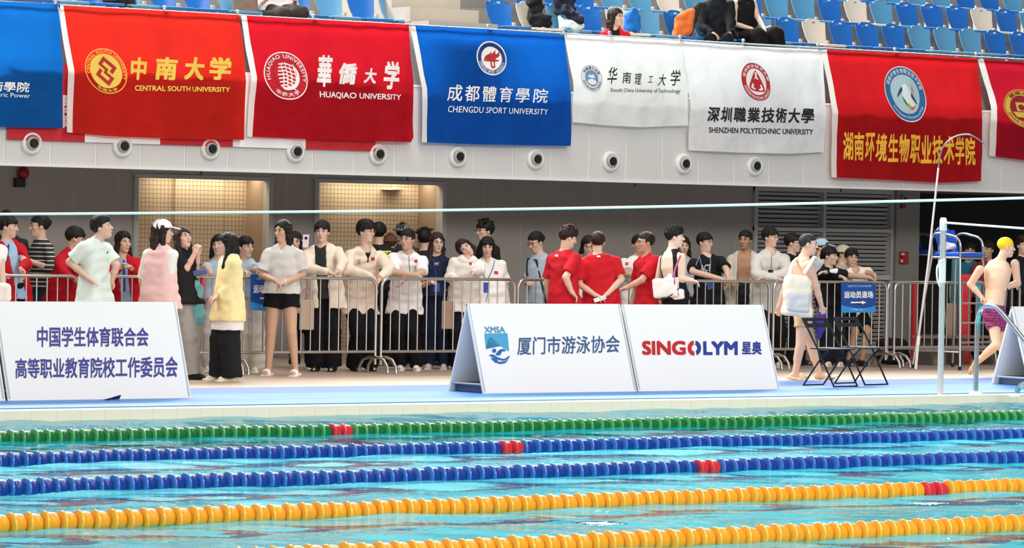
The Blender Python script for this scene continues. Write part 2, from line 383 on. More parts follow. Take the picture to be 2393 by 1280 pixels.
# ================================================================ stands above
YR = 8.60
zr = float(AT(1200, 72, YR)[2])
DZ, DY, Y1 = .38, .80, 9.75
zpan = float(AT(2000, 112, Y1-.25)[2])
conc = mat('8b857f', .8, noise=.12, nscale=5); concl = mat('b9b0a2', .75, noise=.10, nscale=5)
xa0, xa1 = float(XA(950, 9.3, 4.3)), float(XA(1142, 9.0, 4.3))
tag(slab('wall_stand_riser', X0-4, X1, Y1+.08, Y1+.36, ZP, zpan-.42+DZ, conc), kind='structure')
for k in range(5):
    y0 = Y1-.45+DY*k if k else YB+.1
    if k == 0: tag(slab('floor_stand_front', X0-4, X1, YB+.1, Y1+.2, ZP-.5, ZP+.01, conc), kind='structure'); continue
    tag(slab('floor_stand_%d' % (k+1), X0-4, X1, y0, Y1+.35+DY*k+.01, zpan-.9+DZ*k, zpan-.42+DZ*k, conc), kind='structure')
zs0 = float(AT(1045, 50, YB+.12)[2]); prof = [(YB+.12, ZP+.02)]
for k in range(8): prof += [(YB+.12+.42*k, zs0+.19*k), (YB+.12+.42*(k+1)-.0, zs0+.19*k)]
prof.append((prof[-1][0], ZP+.02))
st = MB().prism([(xa0, y, z) for y, z in prof], (xa1-xa0, 0, 0))
tag(st.build('stairs_stand', concl), kind='structure')
# front rail: a glass balustrade with round-topped posts and a taut rail
bal = empty('balustrade', (8, YR, ZP), 'low glass balustrade with metal posts and top rail the flags hang from', 'balustrade')
rl = MB(); rl.tube([(X0-4, YR+.02, zr), (X1, YR+.02, zr)], .012, 8); rl.build('rail', mat('9fb6c4', .3, .6), bal)
gm = bpy.data.materials.new('clear_glass'); gm.use_nodes = True
_nt = gm.node_tree; _nt.nodes.remove(_nt.nodes['Principled BSDF'])
_a = _nt.nodes.new('ShaderNodeBsdfTransparent'); _a.inputs[0].default_value = (.9, .97, .97, 1); _b = _nt.nodes.new('ShaderNodeBsdfGlossy'); _b.inputs['Roughness'].default_value = .02
_c = _nt.nodes.new('ShaderNodeMixShader'); _c.inputs[0].default_value = .05
_nt.links.new(_a.outputs[0], _c.inputs[1]); _nt.links.new(_b.outputs[0], _c.inputs[2]); _nt.links.new(_c.outputs[0], _nt.nodes['Material Output'].inputs[0])
MB().box((8, YR+.08, (ZP+zr)/2), (36, .012, zr-ZP-.06)).build('glass_panel', gm, bal)
for px in (130, 385, 556, 732, 957, 1142, 1318, 1425, 1590, 1738, 1912, 2092, 2282):
    x = float(XA(px, YR, zr)); p = MB()
    p.box((x, YR+.05, (ZP+zr)/2), (.035, .012, zr-ZP)); p.tube([(x, YR+.02, zr-.02), (x, YR+.02, zr+.03)], .012); p.sphere((x, YR+.01, zr+.045), .026)
    p.box((x, YR-.012, zr-.005), (.07, .03, .018), bev=.004)
    p.build('post', mat('c6c9cb', .25, .8), bal)
# seats
SCOL = {'b': '1a6fc0', 'l': '5f9fc4', 'w': 'e4d9c9'}
SNAME = {'b': 'deep blue', 'l': 'pale blue', 'w': 'cream'}
def seat_shell(w0, w1, h, n=7, m=9):      # curved back: grid, thickness
    P = []
    for side in (0, 1):
        for j in range(m):
            v = j/(m-1); w = (w0+(w1-w0)*min(1, v*1.25))
            if v > .8: w *= math.sqrt(max(0.0, 1-((v-.8)/.2)**2*.55))
            if v < .15: w *= .93
            for i in range(n):
                u = (i/(n-1)*2-1)
                y = -.045*u*u+.10*v+.018*math.sin(v*3.1)+(.014 if side else 0)
                z = h*v - (.045*abs(u)**3 if v > .9 else 0)
                P.append((u*w/2, y, z))
    F = []; o = n*m
    for j in range(m-1):
        for i in range(n-1):
            a = j*n+i; F.append((a, a+1, a+n+1, a+n)); F.append((o+a, o+a+n, o+a+n+1, o+a+1))
    bd = [i for i in range(n)]+[j*n+n-1 for j in range(1, m)]+[(m-1)*n+i for i in range(n-2, -1, -1)]+[j*n for j in range(m-2, 0, -1)]
    for k in range(len(bd)): a, b = bd[k], bd[(k+1) % len(bd)]; F.append((a, o+a, o+b, b))
    return P, F
SEAT0 = {}; PITCH = []
def make_seat(c):
    root = empty('stadium_seat', (0, 0, 0), '', 'seat'); m = mat(SCOL[c], .35, spec=.5, noise=.03, nscale=3)
    V, F = seat_shell(.33, .42, .36); mb = MB(); mb.add(np.array(V)+[0, .02, .035], F); mb.build('backrest', m, root, True)
    p = MB(); p.box((0, -.19, .012), (.42, .40, .022), bev=.01); p.box((0, -.385, .004), (.40, .03, .035), bev=.012); p.build('seat_pan', m, root, True)
    q = MB(); q.box((.240, -.02, -.006), (.045, .10, .02), bev=.004); q.lathe((.240, .03, .075), (0, 1, 0), [(0, .022), (.02, .022), (.024, .018), (.012, .015)], 18); q.box((.240, .06, -.10), (.03, .06, .40))
    q.build('bracket', mat('b5b1a8', .5), root, True)
    if c != 'l': MB().box((0, .072, .345), (.045, .008, .022), np.array([[1, 0, 0], [0, .96, .28], [0, -.28, .96]])).build('number_plate', mat('cfd6da' if c == 'b' else '8a8378', .4), root)
    return root
def place_seats(row, pxs, cols, side):
    Y = Y1+DY*row; z = zpan+DZ*row
    # evenly spaced: fit to the photo columns
    X = np.array([XA(p, Y, z+.2) for p in pxs]); k = np.arange(len(X)); s, x0 = np.polyfit(k, X, 1)
    if row == 0 and side == 'right': PITCH.append(s); print('PITCH', s)
    if row: s = PITCH[0]; x0 = float(np.mean((X-s*k)[-8:]))
    ords = ['first', 'second', 'third', 'fourth', 'fifth', 'sixth', 'seventh', 'eighth', 'ninth', 'tenth', 'eleventh', 'twelfth', 'thirteenth', 'fourteenth', 'fifteenth', 'sixteenth', 'seventeenth', 'eighteenth', 'nineteenth', 'twentieth']
    for i in range(len(X)):
        c = cols[i]
        if c not in SEAT0: SEAT0[c] = make_seat(c); o = SEAT0[c]
        else: o = copy_tree(SEAT0[c])
        o.location = (x0+s*i, Y, z)
        ix = i if side == 'right' else len(X)-1-i
        o['label'] = '%s plastic seat, %s from the stairs, %s row, %s of stairs' % (SNAME[c], ords[ix], ('front', 'second', 'third')[row], side)
        o['group'] = 'plastic seats in the stand'; o['category'] = 'seat'
place_seats(0, [60, 140, 220, 300, 378, 460, 540, 620, 698, 774, 850, 925], 'blblbblbblbl', 'left')
place_seats(0, [1168, 1239, 1309, 1380, 1450, 1520, 1587, 1653, 1720, 1786, 1848, 1912, 1974, 2034, 2097, 2156, 2215, 2272, 2328, 2383], 'bwlbwlblblbwbbblllbb', 'right')
place_seats(1, [1245, 1316, 1387, 1457, 1520, 1580, 1640, 1703, 1767, 1826, 1887, 1948, 2011, 2067, 2127, 2184, 2241, 2299, 2356, 2410], 'bbbllwllbllbwlbbbwbl', 'right')
place_seats(2, [1800+60*i-.35*i*i for i in range(12)], 'lblbblllbbll', 'right')
# ================================================================ lane ropes
def float_mesh():
    return MB().lathe((0, 0, 0), (1, 0, 0), [(-.052, .034), (-.052, .056), (-.044, .069), (-.032, .070), (-.024, .063), (.0, .062), (.022, .060), (.038, .052), (.046, .042), (.050, .030)], 14)
FLM = {}
def rope(i, col, edge, label):
    Y = -GAP-2.5*i; Zr = WZ+.028
    v0 = float(XA(-40, Y, Zr)); v1 = float(XA(2430, Y, Zr)); x0 = v0-3; x1 = v1+9
    root = empty('lane_rope', (0, Y, Zr), label, 'lane rope', 'floating lane ropes across the pool')
    MB().tube([(x0-.5, Y, Zr), (x1+.5, Y, Zr)], .012, 6).build('cable', mat('dcd8cc', .5), root)
    n0 = math.ceil(x0/.11-.5); n1 = math.floor(x1/.11-.5); ks = list(range(n0, n1+1)); rng = random.Random(i)
    for c in (col, 'd0202a'):
        if c not in FLM:
            o = float_mesh(); b = bpy.data.meshes.new('float')
            t = o.build('float', mat(c, .3, spec=.5), None, True, [mat(c, .3, spec=.5), mat(edge if c == col else 'e0404a', .28, spec=.5)])
            me = t.data; mi = [1 if max(abs(me.vertices[v].co[0]+.042) for v in p.vertices) < .0105 else 0 for p in me.polygons]
            me.polygons.foreach_set('material_index', mi); FLM[c] = me; bpy.data.objects.remove(t); bpy.data.meshes.remove(b)
    seen = [k for k in ks if v0 < .11*(k+.5) < v1 and k not in (-1, 0)][:98]
    far = [k for k in ks if k not in seen and k not in (-1, 0)]      # the farthest ones along the rope
    for k in ks:
        if k in far: continue
        c = 'd0202a' if k in (-1, 0) else col
        f = bpy.data.objects.new('float', FLM[c]); C.objects.link(f); f.parent = root
        f.location = (.11*(k+.5), 0, rng.uniform(-.004, .004)); f.rotation_euler = (rng.uniform(0, 6), rng.uniform(-.06, .06), rng.uniform(-.10, .10))
        if k in (-1, 0): f['label'] = 'red marker float'
    if far:
        base = FLM[col]; bm = MB(); V0 = np.array([v.co[:] for v in base.vertices]); F0 = [tuple(p.vertices) for p in base.polygons]; mi = []
        for k in far: bm.add(V0+[.11*(k+.5), Y, Zr], F0); mi += [p.material_index for p in base.polygons]
        bm.M = mi; tag(bm.build('floats', None, root, True, [base.materials[0], base.materials[1]]), kind='stuff')
rope(0, '12622a', '4fa862', 'green lane rope, nearest to the far edge of the pool')
rope(1, '0c2f8c', '3f78cc', 'blue lane rope next to the green one')
rope(2, '0c2f8c', '3f78cc', 'blue lane rope next to the farther orange one')
rope(3, 'f29b10', 'f8b840', 'orange lane rope with a red marker toward its right end')
rope(4, 'f29b10', 'f8b840', 'nearest orange lane rope without a red marker in view')
# white line stretched over the pool
ln = [DP(-900, 500, 24), DP(-80, 500.5, 24), DP(500, 496.5, 24), DP(1040, 491, 24), DP(1600, 481.5, 24), DP(2100, 470, 24), DP(2480, 459.5, 24), DP(3300, 430, 24)]
tag(MB().tube(bez(ln, 6), .0092, 8).build('white_line', mat('f7f6f2', .5)), 'taut white line stretched across above the pool', 'line')
# ================================================================ letter helper
def letter(name, s, fn, m, parent, bold=0.0, shear=0.0, label=None, maxe=.12, spacing=1.0, th=0):
    V, F = glyphs(s, bold, shear, maxe, spacing); P = np.array(fn(V))
    if bold: P[:, 1] -= np.repeat(np.arange(4), len(P)//4)*.0006
    o = mesh_obj(name, P, F, m, parent)
    if label: o['label'] = label
    return o
# ================================================================ A-frame boards
def board(px_f0, px_f1, ytop, label, texts=(), name='a_frame_board', Yf=1.56):
    A = np.array([XA(px_f0, Yf, 0), Yf, 0.0]); B = np.array([XA(px_f1, Yf, 0), Yf, 0.0])
    ax = B-A; L = np.linalg.norm(ax); ax /= L
    bk = np.array([0, .64, 0.0])                           # foot spread
    h = float(AT(px_f0, ytop, Yf+.32)[2])
    T0 = A+bk*.5+UP*h; T1 = T0+ax*L
    root = empty(name, (A+B)/2, label, 'sign board', 'white A-frame boards along the pool')
    th = .022; n = np.cross(ax, T0-A); n /= np.linalg.norm(n)
    if n[1] > 0: n = -n                                   # toward the pool
    wm = mat('efedea', .45, noise=.015, nscale=2); em = mat('b9c0c6', .45); bkm = mat('7d8896', .6)
    MB().prism([A+UP*.012, B+UP*.012, T1, T0], -n*th).build('front_panel', wm, root)
    Rb = [A+bk+UP*.012, B+bk+UP*.012, T1-n*th, T0-n*th]; nb = np.cross(ax, T0-(A+bk)); nb /= np.linalg.norm(nb)
    if nb[1] < 0: nb = -nb
    MB().prism(Rb, -nb*th).build('rear_panel', wm, root)
    for P0, T, g in ((A, T0, 1), (B, T1, -1)):
        e = MB(); e.tube([P0+ax*.02*g+UP*.03-n*.012, T+ax*.02*g-n*.012], .014, 6); e.tube([P0+ax*.02*g+bk+UP*.03, T+ax*.02*g-n*.02], .014, 6)
        e.tube([P0+ax*.02*g+bk*.12+UP*.10, P0+ax*.02*g+bk*.88+UP*.10], .010, 6); e.build('edge_frame', em, root)
    s = MB()
    for k in (.5,):
        c = A+ax*L*k; s.tube([c+bk*.12+UP*.10, c+bk*.88+UP*.10], .012, 6)
    s.build('brace', mat('3a4048', .5), root)
    MB().box((A+B)/2+bk*.5+UP*.062, (L*.95, np.linalg.norm(bk)*.80, .09), np.array([ax, bk/np.linalg.norm(bk), UP])).build('ballast_bag', mat('4a5a70', .7, bump=.4, nscale=8), root)
    def on(px):                                            # pixel -> front face
        px = np.asarray(px, float); out = []
        for x, y in px:
            d = ray(x, y); t = ((A+UP*.012+n*.0025-CAM)@n)/(d@n); out.append(CAM+d*t)
        return np.array(out)
    for s_, q, m, kw in texts:
        f = quad_map(q); letter(kw.pop('nm', 'lettering'), s_, lambda uv: on(f(uv)), m, root, **kw)
    return root, on, n
navy = mat('3c3d8c', .5); slate = mat('3c5a86', .5)
red = mat('c0242a', .5); dblue = mat('2b3a8c', .5)
board(-440, 13, 704, 'white A-frame board at the left frame edge, mostly out of view')
b1, on1, _n = board(19, 447, 704, 'white A-frame board with two lines of violet Chinese lettering', [
    ('中国学生体育联合会', [(87, 762), (347, 765), (347, 809), (87, 811)], navy, dict(bold=.022)),
    ('高等职业教育院校工作委员会', [(36, 837), (415, 832), (415, 881), (36, 884)], navy, dict(bold=.022))])
b2, on2, n2 = board(1130, 1488, 709, 'white A-frame board with swimmer crest and slate Chinese lettering', [
    ('XMSA', [(1131, 763), (1179, 762), (1181, 777), (1133, 777)], mat('5f93b4', .5), dict(bold=.03)),
    ('厦门市游泳协会', [(1206, 787), (1447, 783), (1450, 823), (1209, 829)], slate, dict(bold=.012, shear=.12))], Yf=1.60)
def flatpoly(name, polys, onf, mats, parent, lift=.0):     # polys: (pixel outline, material index)
    V = []; F = []; M = []
    for P, mi in polys:
        bm = bmesh.new(); vs = [bm.verts.new((x, y, 0)) for x, y in P]
        try: bm.faces.new(vs)
        except Exception: bm.free(); continue
        bmesh.ops.triangulate(bm, faces=bm.faces[:]); bm.verts.index_update(); o = len(V)
        V += [v.co[:2] for v in bm.verts]; F += [[v.index+o for v in f.verts] for f in bm.faces]; M += [mi]*len(bm.faces); bm.free()
    P3 = onf(np.array(V))
    if lift: P3 = P3 + np.array([0, -lift, 0])
    return mesh_obj(name, P3, F, None, parent, mats=mats, mi=M)
def curve2(pts, n=6): return [tuple(p[:2]) for p in bez([(x, y, 0) for x, y in pts], n)]
aqua = mat('4a9fc6', .5); dkb = mat('2a62a8', .5)
crest = [([(1132, 779), (1186, 778), (1190, 820), (1187, 819), (1170, 808), (1160, 800), (1151, 790), (1144, 789), (1139, 800), (1136, 815)], 0),
         (curve2([(1142, 829), (1152, 828), (1163, 834), (1178, 838), (1190, 831), (1189, 837), (1178, 842), (1163, 840), (1150, 834), (1142, 829)]), 1),
         (curve2([(1146, 836), (1158, 838), (1166, 846), (1158, 847), (1146, 836)]), 1), (curve2([(1168, 845), (1180, 843), (1188, 840), (1180, 848), (1168, 850), (1163, 848), (1168, 845)]), 1),
         ([(1155+5*math.cos(a*.52), 819+5*math.sin(a*.52)) for a in range(12)], 1),
         (curve2([(1157, 829), (1166, 818), (1177, 815), (1182, 820), (1174, 821), (1170, 828), (1164, 830), (1157, 829)]), 1)]
flatpoly('crest', crest, on2, [aqua, dkb], b2)
b3, on3, _n = board(1492, 1823, 711, 'white A-frame board with red and blue block lettering', [
    ('SING', [(1500, 796), (1602, 796), (1603, 829), (1501, 829)], red, dict(bold=.045, label='red lettering')),
    ('LYM', [(1643, 797), (1724, 797), (1724, 829), (1644, 829)], dblue, dict(bold=.045, label='blue lettering')),
    ('星奥', [(1733, 797), (1780, 797), (1780, 828), (1734, 828)], dblue, dict(bold=.03, label='blue lettering'))], Yf=1.60)
def ring_half(cx, cy, rx, ry, t, a0, a1):
    A = [a0+(a1-a0)*i/14 for i in range(15)]
    return [(cx+rx*math.cos(a), cy+ry*math.sin(a)) for a in A]+[(cx+(rx-t)*math.cos(a), cy+(ry-t*1.1)*math.sin(a)) for a in A[::-1]]
flatpoly('letter_o', [(ring_half(1621.5, 813, 14.5, 17.5, 9.2, math.pi*.46, math.pi*1.50), 0), (ring_half(1624, 813, 14.5, 17.5, 9.2, -math.pi*.46, math.pi*.40), 1)], on3, [red, dblue], b3)
board(2407, 2800, 716, 'white A-frame board at the right frame edge, seen from its open end', Yf=1.46)
# ================================================================ flags
def wave(X, Z, sd, amp):
    r = np.random.RandomState(sd); w = np.zeros_like(X)
    for lam, a in ((.9, .5), (.55, .35), (.33, .2), (.21, .09)):
        for _ in range(2):
            th = r.normal(.25, .55); w += a*np.sin(2*math.pi/(lam*r.uniform(.8, 1.25))*(X*math.cos(th)+Z*math.sin(th))+r.uniform(0, 6.3))
    return w*amp
class Flag:
    def __init__(s, label, top, bottom, left, right, col, sd, band=None, trans=.5, amp=.015, name='flag'):
        """edges as pixel polylines (left to right, top to bottom) on the plane just before the balcony"""
        s.Y = YR-.035; s.sd = sd; s.amp = amp; nx, nz = 60, 40
        def samp(poly, n):
            poly = np.array(poly, float); d = np.r_[0, np.cumsum(np.linalg.norm(np.diff(poly, axis=0), axis=1))]; t = np.linspace(0, d[-1], n)
            return np.stack([np.interp(t, d, poly[:, 0]), np.interp(t, d, poly[:, 1])], 1)
        T, B, L, R = samp(top, nx), samp(bottom, nx), samp(left, nz), samp(right, nz)
        u = np.linspace(0, 1, nx)[:, None, None]; v = np.linspace(0, 1, nz)[None, :, None]
        P = (1-v)*T[:, None]+v*B[:, None]+(1-u)*L[None]+u*R[None]-((1-u)*(1-v)*T[0]+u*(1-v)*T[-1]+(1-u)*v*B[0]+u*v*B[-1])
        s.zt = float(AT(*top[0], s.Y)[2]); X3 = s.on(P.reshape(-1, 2), 0)
        I = np.arange(nx*nz).reshape(nx, nz); F = np.stack([I[:-1, :-1].ravel(), I[:-1, 1:].ravel(), I[1:, 1:].ravel(), I[1:, :-1].ravel()], 1)
        uu = np.repeat(np.linspace(0, 1, nx), nz).reshape(nx, nz)[:-1, :-1].ravel()
        m = mat(col, .75, spec=.15, trans=trans, noise=.04, nscale=3.2, bump=1.0)
        bw = 0 if not band else band
        c = AT(*P[nx//2, 0], s.Y); s.root = empty(name, c, label, 'flag', 'university flags hung along the balcony')
        k = uu >= bw
        mesh_obj('cloth', X3, F[k], m, s.root, True)
        if band: o = mesh_obj('hoist_band', X3, F[~k], mat('efe6df', .7, trans=.3), s.root, True); o['label'] = 'white hoist band'
    def on(s, px, lift=.0045):
        px = np.asarray(px, float); d = _fw+np.outer((px[:, 0]-1196.5)/FPX, CR)-np.outer((px[:, 1]-640)/FPX, CU)
        X = CAM+d*((s.Y-CAM[1])/d[:, 1:2]); X[:, 1] += wave(X[:, 0], X[:, 2], s.sd, s.amp)*np.clip((s.zt+.1-X[:, 2])*2, .15, 1)-lift; return X
    def text(s, t, q, m, nm='lettering', **kw): return letter(nm, t, (lambda f: (lambda uv: s.on(f(uv))))(quad_map(q)), m, s.root, maxe=.2, **kw)
    def arc_text(s, t, c, ax, ay, r0, r1, a0, a1, m, bold=.02, flip=False):
        """letters set round a seal: centre c, half-axis vectors ax / ay in pixels; angles in degrees, 0 = up, clockwise"""
        V, F = glyphs(t, bold, 0, .25, 1.15)
        def f(uv):
            a = np.radians(a0+(a1-a0)*uv[:, 0]); r = (r0+(r1-r0)*uv[:, 1]) if not flip else (r1-(r1-r0)*uv[:, 1])
            return np.array(c)+np.outer(r*np.sin(a), ax)+np.outer(-r*np.cos(a), ay)
        P = s.on(f(V), .0105)
        if bold: P[:, 1] -= np.repeat(np.arange(4), len(P)//4)*.0005
        return mesh_obj('lettering', P, F, m, s.crest)
    def seal(s, c, ax, ay, rings, mats, nm='seal', extra=()):
        """concentric rings (r_in, r_out, material) plus extra polygons in seal units (x right, y down)"""
        c = np.array(c, float); ax = np.array(ax, float); ay = np.array(ay, float); P = []; V = []; F = []; M = []; n = 40
        for li, (r0, r1, mi) in enumerate(rings):
            A = np.linspace(0, 2*math.pi, n, endpoint=False); o = len(V); nr = max(2, int((r1-r0)*9)); ks = np.linspace(r0, r1, nr+1)
            for r in ks: V += [(c+ax*r*math.cos(a)+ay*r*math.sin(a)).tolist()+[.0045+.0011*li] for a in A]
            for j in range(nr):
                for k in range(n): F.append((o+j*n+k, o+j*n+(k+1) % n, o+(j+1)*n+(k+1) % n, o+(j+1)*n+k)); M.append(mi)
        for li, (poly, mi) in enumerate(extra):
            bm = bmesh.new(); vs = [bm.verts.new((x, y, 0)) for x, y in poly]; bm.faces.new(vs); bmesh.ops.triangulate(bm, faces=bm.faces[:])
            for _ in range(4):
                ed = [e for e in bm.edges if e.calc_length() > .14]
                if ed: bmesh.ops.subdivide_edges(bm, edges=ed, cuts=1); bmesh.ops.triangulate(bm, faces=[f for f in bm.faces if len(f.verts) > 3])
            bm.verts.index_update(); o = len(V)
            V += [(c+ax*v.co.x+ay*v.co.y).tolist()+[.0085+.0003*li] for v in bm.verts]; F += [tuple(v.index+o for v in f.verts) for f in bm.faces]; M += [mi]*len(bm.faces); bm.free()
        V = np.array(V); X = s.on(V[:, :2], 0); X[:, 1] -= V[:, 2]
        s.crest = mesh_obj(nm, X, F, None, s.root, mats=mats, mi=M); return s.crest
def ell(cx, cy, rx, ry, n=20, a0=0, a1=360): return [(cx+rx*math.cos(math.radians(a0+(a1-a0)*i/n)), cy+ry*math.sin(math.radians(a0+(a1-a0)*i/n))) for i in range(n+(a1-a0 < 360))]
gold = mat('f0c94e', .6); wht = mat('f3ece8', .6); fred = mat('b81e22', .6); blk = mat('1b1b1e', .6); fblue = mat('2c5f9e', .6)
f1 = Flag('blue flag at the far left edge, cut by the frame', [(-300, -14), (140, 10)], [(-290, 292), (145, 299)], [(-300, -14), (-290, 292)], [(140, 10), (147, 160), (145, 299)], '0f63b4', 1)
f1.text('技術學院', [(-52, 189), (68, 192), (68, 216), (-52, 212)], wht, bold=.02, shear=.12); f1.text('and Electric Power', [(-62, 213), (69, 219), (69, 229), (-62, 223)], wht)
def sq_knot():                              # interlocked square brackets, turned on their corner
    out = []; ca, sa = math.cos(.66), math.sin(.66)
    def bar(x0, y0, x1, y1): out.append(([(x*ca-y*sa, (x*sa+y*ca)) for x, y in ((x0, y0), (x1, y0), (x1, y1), (x0, y1))], 1))
    w = .15
    bar(-.46, -.46, .30, -.46+w); bar(.30-w, -.46, .30, -.10); bar(-.46, -.46, -.46+w, -.02); bar(-.46, -.13, .05, -.02); bar(-.06, -.13, .05, .13); bar(-.06, .02, .46, .13)
    bar(.46-w, .02, .46, .46); bar(-.30, .46-w, .46, .46); bar(-.30, .10, -.30+w, .46); bar(-.30, .10, -.14, .10+w); bar(.14, -.21, .30, -.10)
    return out
f2 = Flag('orange-red flag with yellow seal and four large yellow characters', [(134, 13), (348, 23), (558, 35)], [(156, 309), (250, 318), (400, 324), (569, 327)], [(134, 13), (160, 165), (156, 309)], [(558, 35), (574, 190), (569, 327)], 'd2281e', 2, band=.028)
f2.seal((247, 166), (48, 4), (6, 53), [(.0, .76, 0), (.96, 1.0, 0)], [gold, fred], extra=sq_knot())
f2.arc_text('CENTRAL SOUTH UNIVERSITY', (247, 166), (48, 4), (6, 53), .79, .93, -100, 112, gold); f2.arc_text('中南大学', (247, 166), (48, 4), (6, 53), .79, .93, 215, 150, gold, flip=True)
for ch, a, b in (('中', 304, 345), ('南', 364, 414), ('大', 428, 478), ('学', 490, 540)):
    f2.text(ch, [(a, 132), (b, 135), (b, 188), (a, 186)], gold, bold=.045, shear=.1)
f2.text('CENTRAL SOUTH UNIVERSITY', [(315, 199), (537, 204), (537, 215), (315, 212)], gold, bold=.03)
f3 = Flag('red flag with white globe seal and four white characters', [(563, 36), (760, 48), (955, 57)], [(578, 319), (690, 324), (800, 328), (960, 332)], [(563, 36), (588, 180), (578, 319)], [(955, 57), (966, 190), (966, 320), (960, 332)], 'c21625', 3, band=.026)
gl = [([(x0+.0, y0) for x0, y0 in ell(-.04, -.05, .52, .58, 30)], 1)]
for k in range(7):
    y = -.5+.15*k; gl.append(([(-.36+.1*abs(k-3)*.3, y), (.0, y-.05), (.38, y+.06+.05*k*.3), (.38, y+.11+.05*k*.3), (0, y+.01), (-.36+.1*abs(k-3)*.3, y+.06)], 0))
for k in range(4):
    x = -.18+.17*k; gl.append(([(x, -.5), (x+.03, -.5), (x+.12, 0), (x+.07, .48), (x+.03, .48), (x+.07, 0)], 0))
gl.append(([(.30, -.42)]+ell(.02, .02, .56, .58, 14, -45, 105)+ell(-.05, -.05, .52, .55, 14, 105, 112)[::-1]+ell(-.04, -.04, .50, .52, 14, -42, 100)[::-1], 0))
f3.seal((667, 177), (52, 4), (5, 56), [(.0, 1.0, 1), (.95, 1.0, 0)], [wht, mat('c21625', .75)], extra=gl)
f3.arc_text('HUAQIAO UNIVERSITY', (667, 177), (52, 4), (5, 56), .70, .90, -105, 105, wht); f3.arc_text('华侨大学', (667, 177), (52, 4), (5, 56), .70, .88, 218, 142, wht, flip=True)
for ch, a, b, y0, y1 in (('華', 742, 777, 128, 204), ('僑', 793, 833, 146, 198), ('大', 848, 880, 158, 196), ('学', 895, 934, 142, 210)):
    f3.text(ch, [(a, y0), (b, y0+2), (b, y1), (a, y1-2)], wht, bold=.04, shear=.15)
f3.text('HUAQIAO UNIVERSITY', [(747, 213), (938, 221), (938, 236), (747, 230)], wht, bold=.02)
f4 = Flag('deep blue flag with round white torch seal above white lettering', [(958, 60), (1140, 68), (1318, 82)], [(985, 332), (1100, 337), (1200, 339), (1333, 341)], [(958, 60), (986, 205), (985, 332)], [(1318, 82), (1336, 220), (1333, 341)], '0d58b4', 4, band=.018)
f4.seal((1148, 136), (34.5, 3), (2, 40), [(0, 1.0, 0), (.68, .92, 2)], [wht, mat('b32a24', .6), mat('1d3f86', .6)], extra=[(ell(0, .05, .64, .64, 24), 0),
    *[([(-.44+d, .10), (-.34+d, -.10), (-.14+d, -.22), (-.02+d, -.36+e), (.12+d, -.52+e), (.10+d, -.34+e), (.14+d, -.22), (.04+d, -.10), (-.12+d, .0), (-.16+d, .10)], 1) for d, e in ((-.06, .10), (.18, .0), (.42, .06))],
    ([(-.52, .12), (.44, .06), (.50, .13), (.2, .20), (-.5, .20)], 1), ([(-.08, .2), (-.08, .52), (.08, .6), (.22, .52), (.22, .18), (.13, .18), (.13, .46), (.02, .46), (.02, .2)], 1)])
f4.arc_text('CHENGDU SPORT UNIVERSITY', (1148, 136), (34.5, 3), (2, 40), .71, .90, 255, 105, wht, flip=True); f4.arc_text('成都体育学院', (1148, 136), (34.5, 3), (2, 40), .70, .88, -58, 58, mat('2c3350', .6))
f4.text('成都體育學院', [(1045, 196), (1279, 208), (1279, 241), (1045, 236)], wht, bold=.012, shear=.1, spacing=1.25)
f4.text('CHENGDU SPORT UNIVERSITY', [(1048, 247), (1280, 255), (1280, 268), (1048, 262)], wht, bold=.005, shear=.15, spacing=1.05)
f5 = Flag('small white flag with thin black calligraphy and round blue seal', [(1318, 80), (1450, 87), (1590, 95)], [(1338, 285), (1420, 293), (1500, 297), (1606, 293)], [(1318, 80), (1338, 190), (1338, 285)], [(1590, 95), (1606, 180), (1606, 293)], 'eceae8', 5, trans=.28, amp=.018)
f5.seal((1383, 183), (26, 3), (3, 31), [(0, 1.0, 0), (.97, 1.0, 1), (.0, .56, 2), (.56, .60, 1)], [wht, mat('5a7fa6', .6), mat('6f9ac2', .6)], extra=[([(-.36, -.12), (-.12, -.3), (.0, -.2), (.12, -.34), (.34, -.1), (.1, -.02), (-.1, -.04)], 0), (ell(0, .26, .42, .22, 14), 0)])
f5.arc_text('华南理工大学', (1383, 183), (26, 3), (3, 31), .66, .9, -60, 62, slate); f5.arc_text('SOUTH CHINA UNIVERSITY OF TECHNOLOGY', (1383, 183), (26, 3), (3, 31), .72, .9, 255, 100, slate, flip=True)
for ch, a, b, y0, y1 in (('华', 1420, 1441, 156, 196), ('南', 1452, 1475, 168, 195), ('理', 1482, 1500, 172, 197), ('工', 1514, 1526, 178, 193), ('大', 1538, 1558, 173, 200), ('学', 1566, 1588, 163, 200)):
    f5.text(ch, [(a, y0), (b, y0), (b, y1), (a, y1)], blk, bold=.008, shear=.2)
f5.text('South China University of Technology', [(1428, 206), (1588, 208), (1588, 220), (1428, 217)], blk, bold=.004)
f6 = Flag('large white flag with red oval seal and heavy black characters', [(1590, 96), (1760, 108), (1922, 116)], [(1611, 351), (1720, 356), (1850, 359), (1926, 355)], [(1590, 96), (1613, 240), (1611, 351)], [(1922, 116), (1930, 240), (1926, 355)], 'eceaea', 6, trans=.28, amp=.016)
f6.seal((1766.5, 191), (34, 6), (5, 44), [(0, 1.0, 1), (.0, .72, 0), (.70, .73, 1)], [wht, mat('bf2430', .6)], extra=[(curve2([(0, -.62), (.22, -.3), (.52, .34), (.3, .5), (-.3, .5), (-.52, .3), (-.24, -.3), (0, -.62)], 5), 1), ([(-.06, -.5), (.06, -.5), (.05, -.25), (.16, -.12), (.06, -.12), (-.04, -.18), (-.16, -.1), (-.07, -.27)], 0),
    ([(-.42, .36), (-.3, .1), (-.2, .16), (-.26, .3), (-.1, .4), (-.2, .46), (-.34, .38)], 0), ([(.42, .36), (.28, .1), (.2, .18), (.26, .3), (.08, .4), (.2, .46), (.34, .4)], 0)])
